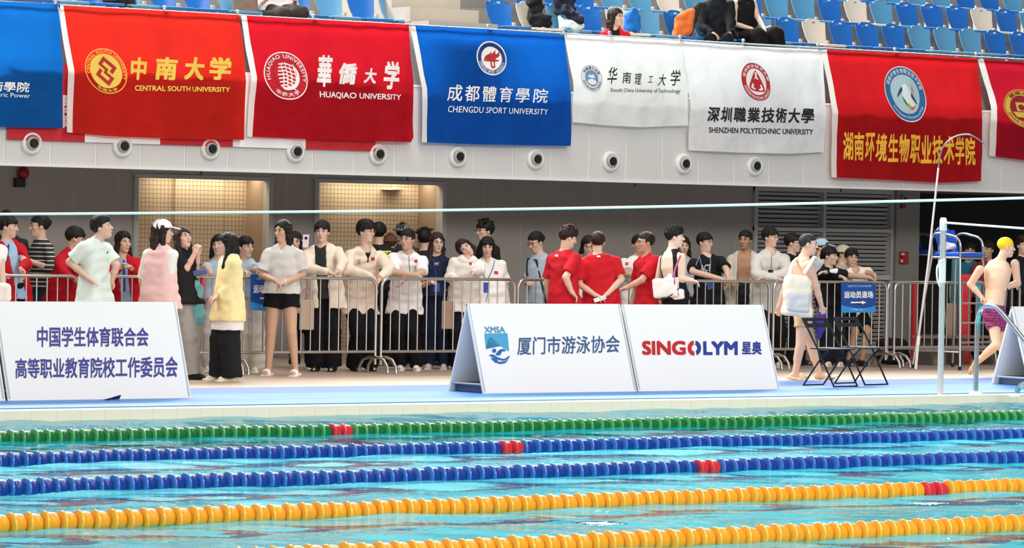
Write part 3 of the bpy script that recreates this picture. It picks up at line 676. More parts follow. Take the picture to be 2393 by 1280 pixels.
f6.arc_text('深圳职业技术大学', (1766.5, 191), (34, 6), (5, 44), .76, .94, -80, 80, wht); f6.arc_text('SHENZHEN POLYTECHNIC UNIVERSITY', (1766.5, 191), (34, 6), (5, 44), .78, .94, 250, 110, wht, flip=True)
for i, ch in enumerate('深圳職業技術大學'):
    a = 1652+31.6*i; f6.text(ch, [(a, 249+.5*i), (a+29, 250+.5*i), (a+29, 285+.5*i), (a, 284+.5*i)], blk, bold=.03, shear=.12)
f6.text('SHENZHEN POLYTECHNIC UNIVERSITY', [(1655, 297), (1901, 302), (1901, 315), (1655, 310)], blk, bold=.018)
f7 = Flag('red flag with blue oval bird seal above a row of yellow characters', [(1920, 116), (2105, 126), (2290, 139)], [(1943, 414), (2050, 419), (2200, 427), (2293, 423)], [(1920, 116), (1946, 260), (1943, 414)], [(2284, 137), (2297, 280), (2293, 423)], 'c01a20', 7, band=.022)
pal = mat('bcd4da', .6)
f7.seal((2116, 220), (49, 8), (8, 65), [(0, 1.0, 0), (.0, .96, 1), (0, .70, 2)], [wht, mat('2f6ea8', .6), pal, mat('f4f6f4', .6), mat('35506e', .6), mat('2f7a4a', .6), mat('e0662e', .6), mat('ecc63c', .6)], extra=[
    (curve2([(0, -.38), (.16, -.2), (.3, .1), (.42, .3), (.24, .44), (.06, .42), (-.12, .2), (-.2, -.05), (-.14, -.3), (0, -.38)], 4), 3), (curve2([(-.16, -.26), (-.3, -.12), (-.44, .16), (-.3, .04), (-.16, -.1), (-.16, -.26)], 4), 4), (curve2([(.26, -.1), (.44, .12), (.52, .3), (.36, .2), (.24, .06), (.26, -.1)], 4), 4),
    (curve2([(-.2, .06), (-.12, .3), (.1, .46), (.04, .36), (-.1, .2), (-.2, .06)], 4), 5), (curve2([(.12, .44), (.3, .48), (.4, .3), (.36, .42), (.26, .54), (.12, .5), (.12, .44)], 4), 6), ([(.04, .3), (.1, .46), (.16, .46), (.12, .3), (.2, .5), (.24, .44)], 7), (curve2([(.32, -.42), (.36, -.2), (.42, -.04), (.38, -.06), (.31, -.22), (.32, -.42)], 4), 6)])
f7.arc_text('湖南环境生物职业技术学院', (2116, 220), (49, 8), (8, 65), .75, .92, -72, 72, wht); f7.arc_text('Hunan Polytechnic of Environment and Biology', (2116, 220), (49, 8), (8, 65), .78, .9, 235, 115, wht, flip=True)
for i, ch in enumerate('湖南环境生物职业技术学院'):
    a = 1970+26.0*i; y = 308+1.1*i; f7.text(ch, [(a, y), (a+23.5, y), (a+23.5, y+66), (a, y+66)], mat('f2b632', .6), bold=.03, shear=.05)
f8 = Flag('crimson flag with round gold seal, cut by the right frame edge', [(2284, 138), (2393, 145), (2720, 165)], [(2314, 364), (2393, 374), (2730, 386)], [(2284, 138), (2316, 250), (2314, 364)], [(2720, 165), (2730, 386)], 'b4152a', 8, band=.02)
f8.seal((2391, 254), (46, 6), (5, 45), [(0, 1.0, 0), (.0, .68, 1), (.93, .96, 1)], [gold, mat('a8202c', .6)], extra=[([(-.36, -.3), (.3, -.34), (.34, .1), (-.3, .16)], 0), ([(-.56, .22), (.56, .16), (.4, .44), (-.36, .48)], 0), (ell(-.06, -.06, .16, .16, 14), 1)])
f8.arc_text('暨南大学', (2391, 254), (46, 6), (5, 45), .72, .9, -52, 52, mat('a8202c', .6)); f8.arc_text('JINAN UNIVERSITY', (2391, 254), (46, 6), (5, 45), .74, .9, 250, 110, mat('a8202c', .6), flip=True)
# long banner behind the flags
YBn = YB-.035; bn = empty('long_banner', AT(450, 320, YBn), 'long red banner with white blocks hanging behind the left flags', 'banner')
for a, b, c in ((18, 199, 'r'), (199, 375, 'w'), (375, 545, 'r'), (545, 715, 'w'), (715, 878, 'r')):
    x0, x1 = float(XA(a, YBn, 3)), float(XA(b, YBn, 3)); zb = float(AT(a, 328+.026*(a-18) if a < 700 else 350, YBn)[2])
    zb = float(AT(450, 340, YBn)[2])
    o = MB().box(((x0+x1)/2, YBn, zb+.45), (x1-x0, .006, .9)).build('panel', mat('c01c28' if c == 'r' else 'f0efed', .6), bn); o['label'] = 'red block' if c == 'r' else 'white block'
for px, t in ((170, '国'),):
    letter('lettering', t, lambda uv: np.array([AT(x, y, YBn-.006) for x, y in quad_map([(147, 222), (168, 223), (168, 300), (147, 299)])(uv)]), wht, bn, bold=.05)
# ================================================================ crowd barriers
YBR = 6.53
def barrier(x0, x1, label, Y=YBR, zt=1.1, nb=None, feet=(0.08, .92), flat0=False):
    L = x1-x0; root = empty('crowd_barrier', ((x0+x1)/2, Y, 0), label, 'barrier', 'steel crowd-control barriers in a row')
    r = .10; e1 = np.array([1, 0, 0.0]); R = .018
    path = [(x0, Y, .10)]+[tuple(p) for p in arc((x0+r, Y, zt-r), r, math.pi, math.pi/2, e1, UP, 6)]+[tuple(p) for p in arc((x1-r, Y, zt-r), r, math.pi/2, 0, e1, UP, 6)]+[(x1, Y, .10)]
    MB().tube(path, R, 10).build('frame', STEEL, root, True)
    MB().tube([(x0, Y, .25), (x1, Y, .25)], R*.95, 10).build('lower_rail', STEEL, root, True)
    nb = nb or int(round(L/.126))-1
    for k in range(nb):
        x = x0+L*(k+1)/(nb+1); MB().tube([(x, Y, .25), (x, Y, zt)], .0085, 8).build('bar', STEEL, root, True)
    for x in (x0, x1):
        s = 1 if x == x0 else -1
        f = MB(); f.tube([np.array([x+s*.02, Y, 0])+[s*.0, dy, z] for dy, z in [(-.30, .012), (-.29, .08), (-.22, .155), (-.1, .185), (.1, .185), (.22, .155), (.29, .08), (.30, .012)]], .019, 10); f.build('foot', STEEL, root, True)
    return root
def bx(px, Y=YBR): return float(XA(px, Y, .6))
barrier(bx(181)-2.05, bx(181), 'steel crowd barrier at the left frame edge')
barrier(bx(187), bx(541), 'steel crowd barrier behind the person in mint tee and the one in pink')
barrier(bx(547), bx(878), 'steel crowd barrier behind the person in black shorts')
barrier(bx(891), bx(1202), 'steel crowd barrier in front of the four leaning white tops')
mid = (bx(1210)+bx(1796))/2
barrier(bx(1210), mid-.02, 'steel crowd barrier behind the red shirts with hands on hip and back')
barrier(mid+.02, bx(1796), 'steel crowd barrier in front of the black tee and grey jacket')
barrier(bx(1807), bx(2071), 'steel crowd barrier carrying the blue sign with a white arrow')
barrier(bx(2090), bx(2090)+2.2, 'steel crowd barrier behind the tall lifeguard chair')
barrier(bx(2074, YBR+.4), bx(2074, YBR+.4)+2.2, 'steel crowd barrier doubled behind the right-hand one', YBR+.4)
def rail_sign(label, q, full):
    Ys = YBR-.03; root = empty('hanging_sign', AT((q[0][0]+q[1][0])/2, q[0][1], Ys), label, 'sign')
    P = [AT(x, y, Ys) for x, y in q]; MB().prism(P, (0, .008, 0)).build('panel', mat('164a9c', .45, noise=.12, nscale=5), root)
    on = lambda px: np.array([AT(x, y, Ys-.003) for x, y in px])
    w = q[1][0]-q[0][0]; h = q[3][1]-q[0][1]; x0, y0 = q[0]
    def bxq(a, b, c, d): return [(x0+w*a, y0+h*b), (x0+w*c, y0+h*b), (x0+w*c, y0+h*d), (x0+w*a, y0+h*d)]
    fq = quad_map(bxq(.08, .29, .93, .52)); letter('lettering', '运动员退场', lambda uv: on(fq(uv)), WHITE, root, bold=.035)
    fl = quad_map(bxq(.18, .08, .88, .15)); letter('lettering', '全国大学生游泳锦标赛', lambda uv: on(fl(uv)), mat('b9d4f0', .5), root)
    fl2 = quad_map(bxq(.3, .86, .72, .93)); letter('lettering', '中国 厦门', lambda uv: on(fl2(uv)), mat('b9d4f0', .5), root)
    ar = [(.28, .64), (.60, .64), (.60, .60), (.73, .665), (.60, .73), (.60, .69), (.28, .69)]
    flatpoly('arrow', [([(x0+w*a, y0+h*b) for a, b in ar], 0)], on, [WHITE], root)
    wv = [[(x0, y0+h*.75), (x0+w*.25, y0+h*.82), (x0+w*.6, y0+h*.88), (x0+w, y0+h*.78), (x0+w, y0+h), (x0, y0+h)]]
    flatpoly('wave', [(wv[0], 0)], lambda p: on(p)+np.array([0, .0015, 0]), [mat('2f8fd8', .45)], root)
    return root
rail_sign('blue hanging sign with white arrow on the right-hand barrier', [(1966, 660), (2046, 662), (2045, 730), (1966, 730)], True)
rail_sign('blue hanging sign partly hidden behind the person in black shorts', [(586, 641), (662, 643), (662, 726), (586, 725)], True)
# ================================================================ soft solids: signed distance -> mesh (naive surface nets)
def nrm(v): v = np.asarray(v, float); return v/(np.linalg.norm(v)+1e-12)
def smin(a, b, k):
    h = np.clip(.5+.5*(b-a)/k, 0, 1); return b*(1-h)+a*h-k*h*(1-h)
def surface_net(F, org, h):
    S = F < 0
    sx, sy, sz = F.shape
    A = np.zeros((sx-1, sy-1, sz-1), np.int8)
    for dx in (0, 1):
        for dy in (0, 1):
            for dz in (0, 1): A += S[dx:sx-1+dx, dy:sy-1+dy, dz:sz-1+dz]
    ci, cj, ck = np.nonzero((A > 0) & (A < 8))
    if len(ci) == 0: return np.zeros((0, 3)), np.zeros((0, 4), int)
    idx = -np.ones(A.shape, np.int64); idx[ci, cj, ck] = np.arange(len(ci))
    acc = np.zeros((len(ci), 3)); cnt = np.zeros(len(ci))
    cor = [(0, 0, 0), (1, 0, 0), (0, 1, 0), (1, 1, 0), (0, 0, 1), (1, 0, 1), (0, 1, 1), (1, 1, 1)]
    val = [F[ci+a, cj+b, ck+c] for a, b, c in cor]
    for a in range(8):
        for b in range(a+1, 8):
            if sum(x != y for x, y in zip(cor[a], cor[b])) != 1: continue
            va, vb = val[a], val[b]; m = (va < 0) != (vb < 0)
            t = np.where(m, va/np.where(m, va-vb, 1), 0)
            pa, pb = np.array(cor[a]), np.array(cor[b])
            acc += np.where(m[:, None], pa+t[:, None]*(pb-pa), 0); cnt += m
    V = np.stack([ci, cj, ck], 1)+acc/cnt[:, None]
    Q = []
    for ax in range(3):
        s0 = [slice(0, n) for n in F.shape]; s1 = list(s0); s0[ax] = slice(0, F.shape[ax]-1); s1[ax] = slice(1, F.shape[ax])
        a, b = S[tuple(s0)], S[tuple(s1)]; E = np.nonzero(a != b); o1, o2 = [i for i in range(3) if i != ax]
        k = [np.array(e) for e in E]; ok = (k[o1] > 0) & (k[o2] > 0) & (k[o1] < F.shape[o1]-1) & (k[o2] < F.shape[o2]-1)
        k = [e[ok] for e in k]; flip = a[tuple(k)]
        def at(d1, d2): c = [e.copy() for e in k]; c[o1] = c[o1]+d1; c[o2] = c[o2]+d2; return idx[tuple(c)]
        q = np.stack([at(-1, -1), at(0, -1), at(0, 0), at(-1, 0)], 1)
        if ax == 1: flip = ~flip
        q = np.where(flip[:, None], q, q[:, ::-1]); Q.append(q)
    Q = np.concatenate(Q); Q = Q[(Q >= 0).all(1)]
    return V*h+org, Q
def p_cone(a, b, ra, rb):
    a, b = np.asarray(a, float), np.asarray(b, float); ab = b-a; L2 = ab@ab+1e-12; R = max(ra, rb)
    def f(P):
        t = np.clip(((P-a)@ab)/L2, 0, 1); return np.linalg.norm(P-a-t[..., None]*ab, axis=-1)-(ra+(rb-ra)*t)
    return f, np.minimum(a, b)-R, np.maximum(a, b)+R
def p_capped(a, b, ra, rb, ext=0.0):                      # flat-ended sleeve or trouser leg
    a, b = np.asarray(a, float), np.asarray(b, float); ab = b-a; L = np.linalg.norm(ab); u = ab/L; R = max(ra, rb)
    def f(P):
        q = P-a; s = q@u; t = np.clip(s/L, 0, 1); lat = np.linalg.norm(q-s[..., None]*u, axis=-1)-(ra+(rb-ra)*t)
        d = np.maximum(np.linalg.norm(q-np.clip(s, 0, None)[..., None]*u, axis=-1)-(ra+(rb-ra)*t), s-L); return d
    return f, np.minimum(a, b)-R, np.maximum(a, b)+R
def p_ell(c, ax, r):
    c = np.asarray(c, float); ax = np.asarray(ax, float); r = np.asarray(r, float)
    def f(P):
        q = (P-c)@ax.T; k0 = np.linalg.norm(q/r, axis=-1); k1 = np.linalg.norm(q/(r*r), axis=-1)+1e-9; return k0*(k0-1)/k1
    e = np.abs(ax.T)@r; return f, c-e, c+e
def p_box(c, ax, hs, rad):
    c = np.asarray(c, float); ax = np.asarray(ax, float); hs = np.asarray(hs, float)-rad
    def f(P):
        q = np.abs((P-c)@ax.T)-hs; return np.linalg.norm(np.maximum(q, 0), axis=-1)+np.minimum(q.max(-1), 0)-rad
    e = np.abs(ax.T)@(hs+rad); return f, c-e, c+e
def p_sweep(st):                                          # st: list of (centre, left axis, front axis, half width, half depth)
    cs = np.array([s[0] for s in st]); Rm = max(max(s[3], s[4]) for s in st)
    def f(P):
        best = np.full(P.shape[:-1], 9.0)
        for i in range(len(st)-1):
            a, b = st[i], st[i+1]; ab = b[0]-a[0]; L2 = ab@ab+1e-12; L = math.sqrt(L2); tt = ((P-a[0])@ab)/L2; t = np.clip(tt, 0, 1)
            l0 = (P-a[0])@a[1]; l1 = (P-b[0])@b[1]; f0 = (P-a[0])@a[2]; f1 = (P-b[0])@b[2]
            l = l0*(1-t)+l1*t; g = f0*(1-t)+f1*t; w = a[3]+(b[3]-a[3])*t; d = a[4]+(b[4]-a[4])*t; e = (tt-t)*L; m = np.minimum(w, d)
            k = (np.abs(l/w)**2.4+np.abs(g/d)**2.4)**(1/2.4); k = np.sqrt(k*k+(e/m)**2); best = np.minimum(best, (k-1)*m)
        return best
    return f, cs.min(0)-Rm, cs.max(0)+Rm
WR = np.random.RandomState(7)
WD = [(nrm(WR.normal(size=3))*WR.uniform(30, 75), WR.uniform(0, 6)) for _ in range(6)]
def wrinkle(P, amp):
    n = 0
    for k, ph in WD: n = n+np.sin(P@k+ph+1.3*np.sin(P@(k[[1, 2, 0]]*.5)+ph))
    return amp*n/3.0
def solid(ops, h, wr=0.0, post=None):
    """ops: list of (mode, prim, k): 'a' add, 's' subtract"""
    los = np.array([p[1] for m, p, k in ops if m == 'a']); his = np.array([p[2] for m, p, k in ops if m == 'a'])
    lo = los.min(0)-3*h-.012; hi = his.max(0)+3*h+.012; n = np.ceil((hi-lo)/h).astype(int)+1
    F = np.full(n, 1.0); X = [lo[i]+h*np.arange(n[i]) for i in range(3)]
    for m, (f, a, b), k in ops:
        pad = k+2.5*h+.01
        i0 = np.clip(np.floor((a-pad-lo)/h).astype(int), 0, n-1); i1 = np.clip(np.ceil((b+pad-lo)/h).astype(int)+1, 1, n)
        if (i1 <= i0).any(): continue
        P = np.stack(np.meshgrid(X[0][i0[0]:i1[0]], X[1][i0[1]:i1[1]], X[2][i0[2]:i1[2]], indexing='ij'), -1)
        sl = tuple(slice(i0[j], i1[j]) for j in range(3)); d = f(P)
        if m == 'a': F[sl] = smin(F[sl], d, k) if k > 0 else np.minimum(F[sl], d)
        else: F[sl] = -smin(-F[sl], d, k) if k > 0 else np.maximum(F[sl], -d)
    if wr or post is not None:
        P = np.stack(np.meshgrid(*X, indexing='ij'), -1); near = np.abs(F) < .05
        if wr: F[near] += wrinkle(P[near], wr)
        if post is not None: F = post(P, F)
    return surface_net(F, lo, h)
def plane_cut(c, n):                                      # keep the side the normal points away from
    c, n = np.asarray(c, float), nrm(n)
    return (lambda P: -((P-c)@n), np.full(3, -99.0), np.full(3, 99.0))
def merge(parts):
    V = []; F = []; o = 0
    for v, f in parts: V.append(v); F.append(f+o); o += len(v)
    return np.concatenate(V), np.concatenate(F)
# ================================================================ people
def ik(a, b, l1, l2, pole):
    d = b-a; L = np.linalg.norm(d); L = min(L, (l1+l2)*.999); u = nrm(d); x = (l1*l1-l2*l2+L*L)/(2*L); y = math.sqrt(max(l1*l1-x*x, 1e-6))
    p = pole-u*(pole@u); return a+u*x+nrm(p)*y, a+u*L
SKIN = {'m': 'dab6a0', 'l': 'e2c2ae', 'd': 'c8a188', 'p': 'ebcebb'}
PEOPLE = []
def person(label, x, top, Y, face=0, hd=None, pit=0, tilt=0, hx=None, nd=0.0, fem=False, sk='m', hgt=None, wl=None, wr=None, el=None, er=None, pel=None,
           nk=None, al=None, ar=None, kl=None, kr=None, hair=('short', {}), hc='17130f', topw=None, inner=None, bot=None, shoe=None, glasses=False, body_h=.011, curl=.6, hgl=None, hgr=None,
           ff=None, lod=1.0, z0=0.0, wide=1.0, cap=None, sho=None, mask=False, smile=False):
    dep0 = dep(np.array([XA(x, Y, z0), Y, z0])); S = FPX/dep0
    def pp(t): return DP(t[0], t[1], dep0+(t[2] if len(t) > 2 else 0.0))
    def dirs(a):
        a = math.radians(a); F = -EV*math.cos(a)+ER*math.sin(a); return F, np.cross(UP, F)
    hx = x if hx is None else hx; hd = face if hd is None else hd
    base = np.array([XA(x, Y, z0), Y, z0]); ht = DP(hx, top, dep0+nd)
    s = (hgt or ht[2]-z0)/1.70; sh = .55+.45*s
    Fb, Lb = dirs(face); Fh, Lh = dirs(hd)
    ca, sa = math.cos(math.radians(pit)), math.sin(math.radians(pit)); hF = Fh*ca+UP*sa; hU = UP*ca-Fh*sa      # pitch up positive
    if tilt: ct, stt = math.cos(math.radians(tilt)), math.sin(math.radians(tilt)); Rr = lambda v: v*ct+np.cross(hF, v)*stt+hF*(hF@v)*(1-ct); hU = Rr(hU); Lh = Rr(Lh)
    hc0 = ht-UP*.006-hU*.122*sh
    nb = pp(nk) if nk else hc0-hU*.125*sh-UP*.06*sh-Fh*.012*sh-Fb*.018
    pc = pp(pel) if pel else base+UP*.53*1.70*s
    Fl, Ll = dirs(face if ff is None else ff)
    spine = nb-pc; up = nrm(spine)
    Fb2 = nrm(Fb-up*(Fb@up)); Lb2 = np.cross(up, Fb2)
    sw = (.158 if fem else .178)*s*wide; hw = (.158 if fem else .150)*s*wide
    shl, shr = nb-up*.065*s+Lb2*sw, nb-up*.065*s-Lb2*sw
    if sho: shl, shr = pp(sho[0]), pp(sho[1])
    la, lf = .285*s, .25*s
    def arm(sp, w, e, sg):
        if w is None:
            W = sp+(-UP*.515*s+Lb*sg*.075*s+Fb*.06*s)
        else: W = pp(w)
        if e is not None: E = pp(e); W = E+nrm(W-E)*lf if False else W; return E, W
        return ik(sp, W, la, lf, -UP*.7-Fb*.55+Lb*sg*.5)
    ell_, wl_ = arm(shl, wl, el, 1); elr_, wr_ = arm(shr, wr, er, -1)
    hipl, hipr = pc+Ll*.082*s-UP*.02*s, pc-Ll*.082*s-UP*.02*s
    def foot(a, sg):
        if a is None: return base+Ll*sg*.095*s+UP*.075*s
        return pp(a)
    akl, akr = foot(al, 1), foot(ar, -1)
    def leg(h, a, k):
        if k is not None: return pp(k), a
        return ik(h, a, .412*s, .402*s, Fl)
    knl, akl = leg(hipl, akl, kl); knr, akr = leg(hipr, akr, kr)
    root = empty('person', base, label, 'person'); PEOPLE.append(root)
    skm = mat(SKIN.get(sk, sk), .5, spec=.35, noise=.05, nscale=9, subs=.12)
    # ---- torso stations
    def stations(t, loose=0.0, lo=-.13, hi=1.0):
        T = [(-.13, .90*hw, .095*s), (0, hw*1.05, .112*s), (.22, hw*(.92 if fem else .96), .100*s), (.42, hw*(.82 if fem else .93), .092*s), (.66, hw*(.98 if fem else 1.08), .108*s), (.84, sw*.96, .098*s), (.94, sw*.78, .078*s), (1.0, sw*.42, .062*s)]
        out = []
        for q, w, d in T:
            if q < lo or q > hi: continue
            wq = w+t
            if loose and .0 <= q <= .7: wq = max(wq, hw*1.03+t+loose*(.7-q)); d = max(d, .104*s)+loose*.4*(.9-q)
            k = min(max(q, 0), 1); LL = nrm(Ll*(1-k)+Lb2*k); FF = nrm(Fl*(1-k)+Fb2*k)
            out.append((pc+spine*q+(-FF*.006 if q < .2 else FF*.0), LL, FF, wq, d+t))
        return out
    # ---- body
    ops = [('a', p_sweep(stations(0)), 0), ('a', p_cone(nb-up*.03, hc0-hU*.05*sh-hF*.018, .058*sh, .053*sh), .03)]
    if fem and topw is None: pass
    for sp, E, W in ((shl, ell_, wl_), (shr, elr_, wr_)):
        m = 1.0 if not fem else .9
        ops += [('a', p_cone(sp, E, .052*s*m, .040*s*m), .03), ('a', p_cone(E, E+(W-E)*.45, .041*s*m, .038*s*m), .015), ('a', p_cone(E+(W-E)*.45, W, .038*s*m, .027*s), .012)]
    feet = []
    for hp, kn, ak in ((hipl, knl, akl), (hipr, knr, akr)):
        ops += [('a', p_cone(hp, kn, .088*s*(1.05 if fem else 1), .054*s), .03), ('a', p_cone(kn, ak, .052*s, .036*s), .02), ('a', p_cone(kn+(ak-kn)*.12-nrm(Fl)*.012, kn+(ak-kn)*.5-nrm(Fl)*.014, .050*s, .042*s), .02)]
        sd = nrm(ak-kn); ft = Fl if sd[2] < -.75 else nrm(Fl*.35+sd*.95)
        hl = ak+sd*.035*s-ft*.035*s; feet.append((ak, sd, ft))
        ops += [('a', p_cone(hl, ak+sd*.045*s+ft*.10*s, .034*s, .030*s), .02), ('a', p_cone(ak+sd*.045*s+ft*.09*s, ak+sd*.052*s+ft*.155*s, .030*s, .020*s), .015)]
    grp = [solid(ops, body_h)]
    # ---- head
    H = np.array([Lh, hF, hU]); hp_ = lambda l, f, u: hc0+(Lh*l+hF*f+hU*u)*sh
    R3 = lambda *r: np.array(r)*sh
    e = lambda c, r: p_ell(hp_(*c), H, R3(*r))
    jw = .056 if fem else .061
    ho = [('a', e((0, -.014, .036), (.073, .094, .080)), 0), ('a', e((0, .022, -.032), (jw, .064, .086)), .03*sh), ('a', e((0, .055, -.098), (.024, .026, .021)), .03*sh), ('a', e((0, .070, .026), (.052, .018, .013)), .02*sh),
          ('a', e((.037, .055, -.020), (.024, .022, .020)), .02*sh), ('a', e((-.037, .055, -.020), (.024, .022, .020)), .02*sh), ('s', e((.031, .096, .006), (.017, .014, .011)), .010*sh), ('s', e((-.031, .096, .006), (.017, .014, .011)), .010*sh),
          ('a', p_cone(hp_(0, .086, .010), hp_(0, .106, -.028), .008*sh, .0125*sh), .010*sh), ('a', e((.010, .094, -.031), (.009, .009, .007)), .006*sh), ('a', e((-.010, .094, -.031), (.009, .009, .007)), .006*sh),
          ('a', e((0, .083, -.058), (.022, .013, .008)), .008*sh), ('a', e((0, .080, -.069), (.018, .012, .007)), .008*sh),
          ('a', e((.076, -.010, -.004), (.010, .021, .033)), .008*sh), ('a', e((-.076, -.010, -.004), (.010, .021, .033)), .008*sh), ('a', p_cone(hp_(0, -.020, -.05), nb-up*.03, .053*sh, .058*sh), .025*sh)]
    grp.append(solid(ho, .0068 if lod >= 1 else .009))
    # ---- hands
    for E, W, sg, hg in ((ell_, wl_, 1, hgl), (elr_, wr_, -1, hgr)):
        if lod < .6: hd_ = nrm(W-E); grp.append(solid([('a', p_ell(W+hd_*.07*s, np.eye(3), (.035, .035, .045)), 0), ('a', p_cone(W, W+hd_*.05, .027*s, .03), .02)], .009)); continue
        u = nrm(W-E); hv = u
        if hg is not None: hv = nrm(ER*hg[0]+UP*hg[1]-EV*hg[2])
        pn = -UP+hv*hv[2]
        if np.linalg.norm(pn) < .6: pn = -Lb*sg; pn = pn-hv*(pn@hv)
        pn = nrm(pn); side = np.cross(hv, pn)*sg; q = .94*s
        K = W+hv*.088*q; c0 = W+hv*.05*q
        hop = [('a', p_cone(W-u*.03, W+hv*.02, .0275*s, .026*s), 0), ('a', p_ell(c0, np.array([hv, side, pn]), (.055*q, .040*q, .016*q)), .015)]
        for fi, (o, l) in enumerate(((-.030, .066), (-.010, .078), (.010, .074), (.028, .058))):
            b0 = K+side*o*q-hv*.012; c1, c2 = math.radians(curl*45), math.radians(curl*100); d1 = hv*math.cos(c1)+pn*math.sin(c1)+side*o*1.2; d2 = hv*math.cos(c2)+pn*math.sin(c2)
            m1 = b0+nrm(d1)*l*.55*q; hop += [('a', p_cone(b0, m1, .0092*q, .0084*q), .003), ('a', p_cone(m1, m1+d2*l*.5*q, .0084*q, .007*q), .002)]
        t0 = W+hv*.025*q-side*.026*q; t1 = t0+nrm(hv*.6-side*.75+pn*.35)*.045*q
        hop += [('a', p_cone(t0, t1, .0125*q, .0105*q), .008), ('a', p_cone(t1, t1+nrm(hv*.9-side*.1+pn*.4)*.032*q, .0105*q, .008*q), .003)]
        grp.append(solid(hop, .0055))
    V, F = merge(grp); mesh_obj('body', V, F, skm, root, True)
    ctx = dict(root=root, pc=pc, nb=nb, hc=hc0, hp=hp_, H=H, sh=sh, s=s, Fb=Fb, Lb=Lb, up=up, shl=shl, shr=shr, wl=wl_, wr=wr_, el=ell_, er=elr_, pp=pp, dep=dep0, akl=akl, akr=akr, knl=knl, knr=knr, hipl=hipl, hipr=hipr, Fl=Fl)
    # ---- face
    if not ('back' in (hair[1] or {})):
        for sg in (1, -1):
            b = MB(); b.sphere(hp_(.031*sg, .0835, .006), R3(.0125, .006, .0050 if not smile else .0038), 10, H)
            b.m = 1; b.sphere(hp_(.031*sg, .0880, .006), R3(.0066, .0042, .0052 if not smile else .0040), 8, H); b.tube([hp_((.031+q)*sg, .0875-abs(q)*.16, .0125-q*q*16) for q in (-.014, -.005, .005, .015)], .0016*sh, 5)
            b.build('eye', None, root, True, [mat('cdbfb4', .5), mat('120e0c', .4)])
            MB().tube([hp_(.016*sg, .0925, .026), hp_(.03*sg, .0925, .031), hp_(.048*sg, .080, .027)], [.0030*sh, .0038*sh, .0018*sh], 6).build('eyebrow', mat('1e1814', .8), root, True)
        if not mask:
            mo = MB(); wv = .020 if not smile else .026; zz = .004 if smile else -.001
            mo.tube([hp_(-wv, .086, -.062+zz), hp_(-wv*.4, .0955, -.063), hp_(wv*.4, .0955, -.063), hp_(wv, .086, -.062+zz)], [.002*sh, .0052*sh, .0052*sh, .002*sh], 6); mo.build('mouth', mat('b0645a' if fem else 'a9705e', .4), root, True)
            if smile: MB().tube([hp_(-.014, .0965, -.060), hp_(0, .0995, -.0615), hp_(.014, .0965, -.060)], .0026*sh, 6).build('teeth', mat('f0ece4', .3), root, True)
    if glasses:
        g = MB()
        for sg in (1, -1):
            g.tube([hp_(.033*sg+.021*math.cos(a), .1015, .004+.016*math.sin(a)) for a in np.linspace(0, 2*math.pi, 14)[:-1]], .0019*sh, 6, closed=True); g.tube([hp_(.054*sg, .100, .009), hp_(.074*sg, .05, .008), hp_(.080*sg, -.01, .006)], .0017*sh, 5)
        g.tube([hp_(-.012, .103, .006), hp_(.012, .103, .006)], .0017*sh, 5); g.build('glasses', mat('3a2a22' if glasses is True else glasses, .3), root, True)
    # ---- hair
    st, hk = hair
    if st:
        t = hk.get('t', .013); ul = hk.get('ul', .050); hm = mat(hc, .55, spec=.25, noise=.25, nscale=30)
        shell = [('a', e((0, -.016, .042), (.075+t, .096+t, .082+t)), 0)]
        if hk.get('vol'): shell.append(('a', e((0, -.006, .085), (.070+t, .088+t, .050+hk['vol'])), .02))
        if hk.get('fringe'): shell.append(('a', e((0, .062, .056), (.062, .040, .028)), .015))
        if st in ('long', 'bob', 'tied'):
            ln_ = hk.get('len', .34); dn = -UP
            if st != 'tied':
                for sg in (1, -1):
                    a0 = hp_(.062*sg, -.010, .03); a1 = hp_(.078*sg, -.014, -.07); a2 = a1+dn*max(.02, ln_-.12)+Fb*hk.get('fwd', .0)+Lb*sg*.015
                    shell += [('a', p_cone(a0, a1, .036*sh, .030*sh), .02), ('a', p_cone(a1, a2, .030*sh, .024*sh), .015)]
                b0 = hp_(0, -.055, .02); b1 = hp_(0, -.075, -.08); b2 = b1+dn*max(.02, ln_-.12)-Fb*.02
                shell += [('a', p_cone(b0, b1, .068*sh, .062*sh), .02), ('a', p_cone(b1, b2, .062*sh, .046*sh), .02)]
                for sg in (1, -1): shell.append(('a', p_cone(b1+Lh*sg*.035*sh, b2+Lh*sg*.04*sh, .045*sh, .03*sh), .015))
            else:
                b1 = hp_(0, -.11, .0); shell += [('a', p_cone(hp_(0, -.09, .03), b1, .03, .026), .02), ('a', p_cone(b1, b1-UP*ln_-Fb*.02, .030, .014), .02)]
        if st == 'bun': shell.append(('a', e(hk.get('bun', (0, -.115, .06)), (.040, .040, .040)), .012))
        lowcut = hk.get('low', -.062)
        sb = hk.get('sb', -.004)
        def post(P, Fv):
            q = (P-hc0)@H.T/sh; l, f, u = q[..., 0], q[..., 1], q[..., 2]
            fr = (.030 if st in ('long', 'bob') else .020)
            ulx = ul+.016*np.cos(l*hk.get('wav', 95)+hk.get('ph', 0))*(.6 if hk.get('fringe') else .25)-(.35*np.abs(l) if not hk.get('part') else .75*np.abs(l+hk.get('part')))
            dface = np.maximum(fr-f, u-ulx)                # open face
            if st in ('long', 'bob'): dface = np.maximum(dface, np.abs(l)-.064-.12*np.clip(-u-.02, 0, .05))
            Fv = np.maximum(Fv, -dface*sh)
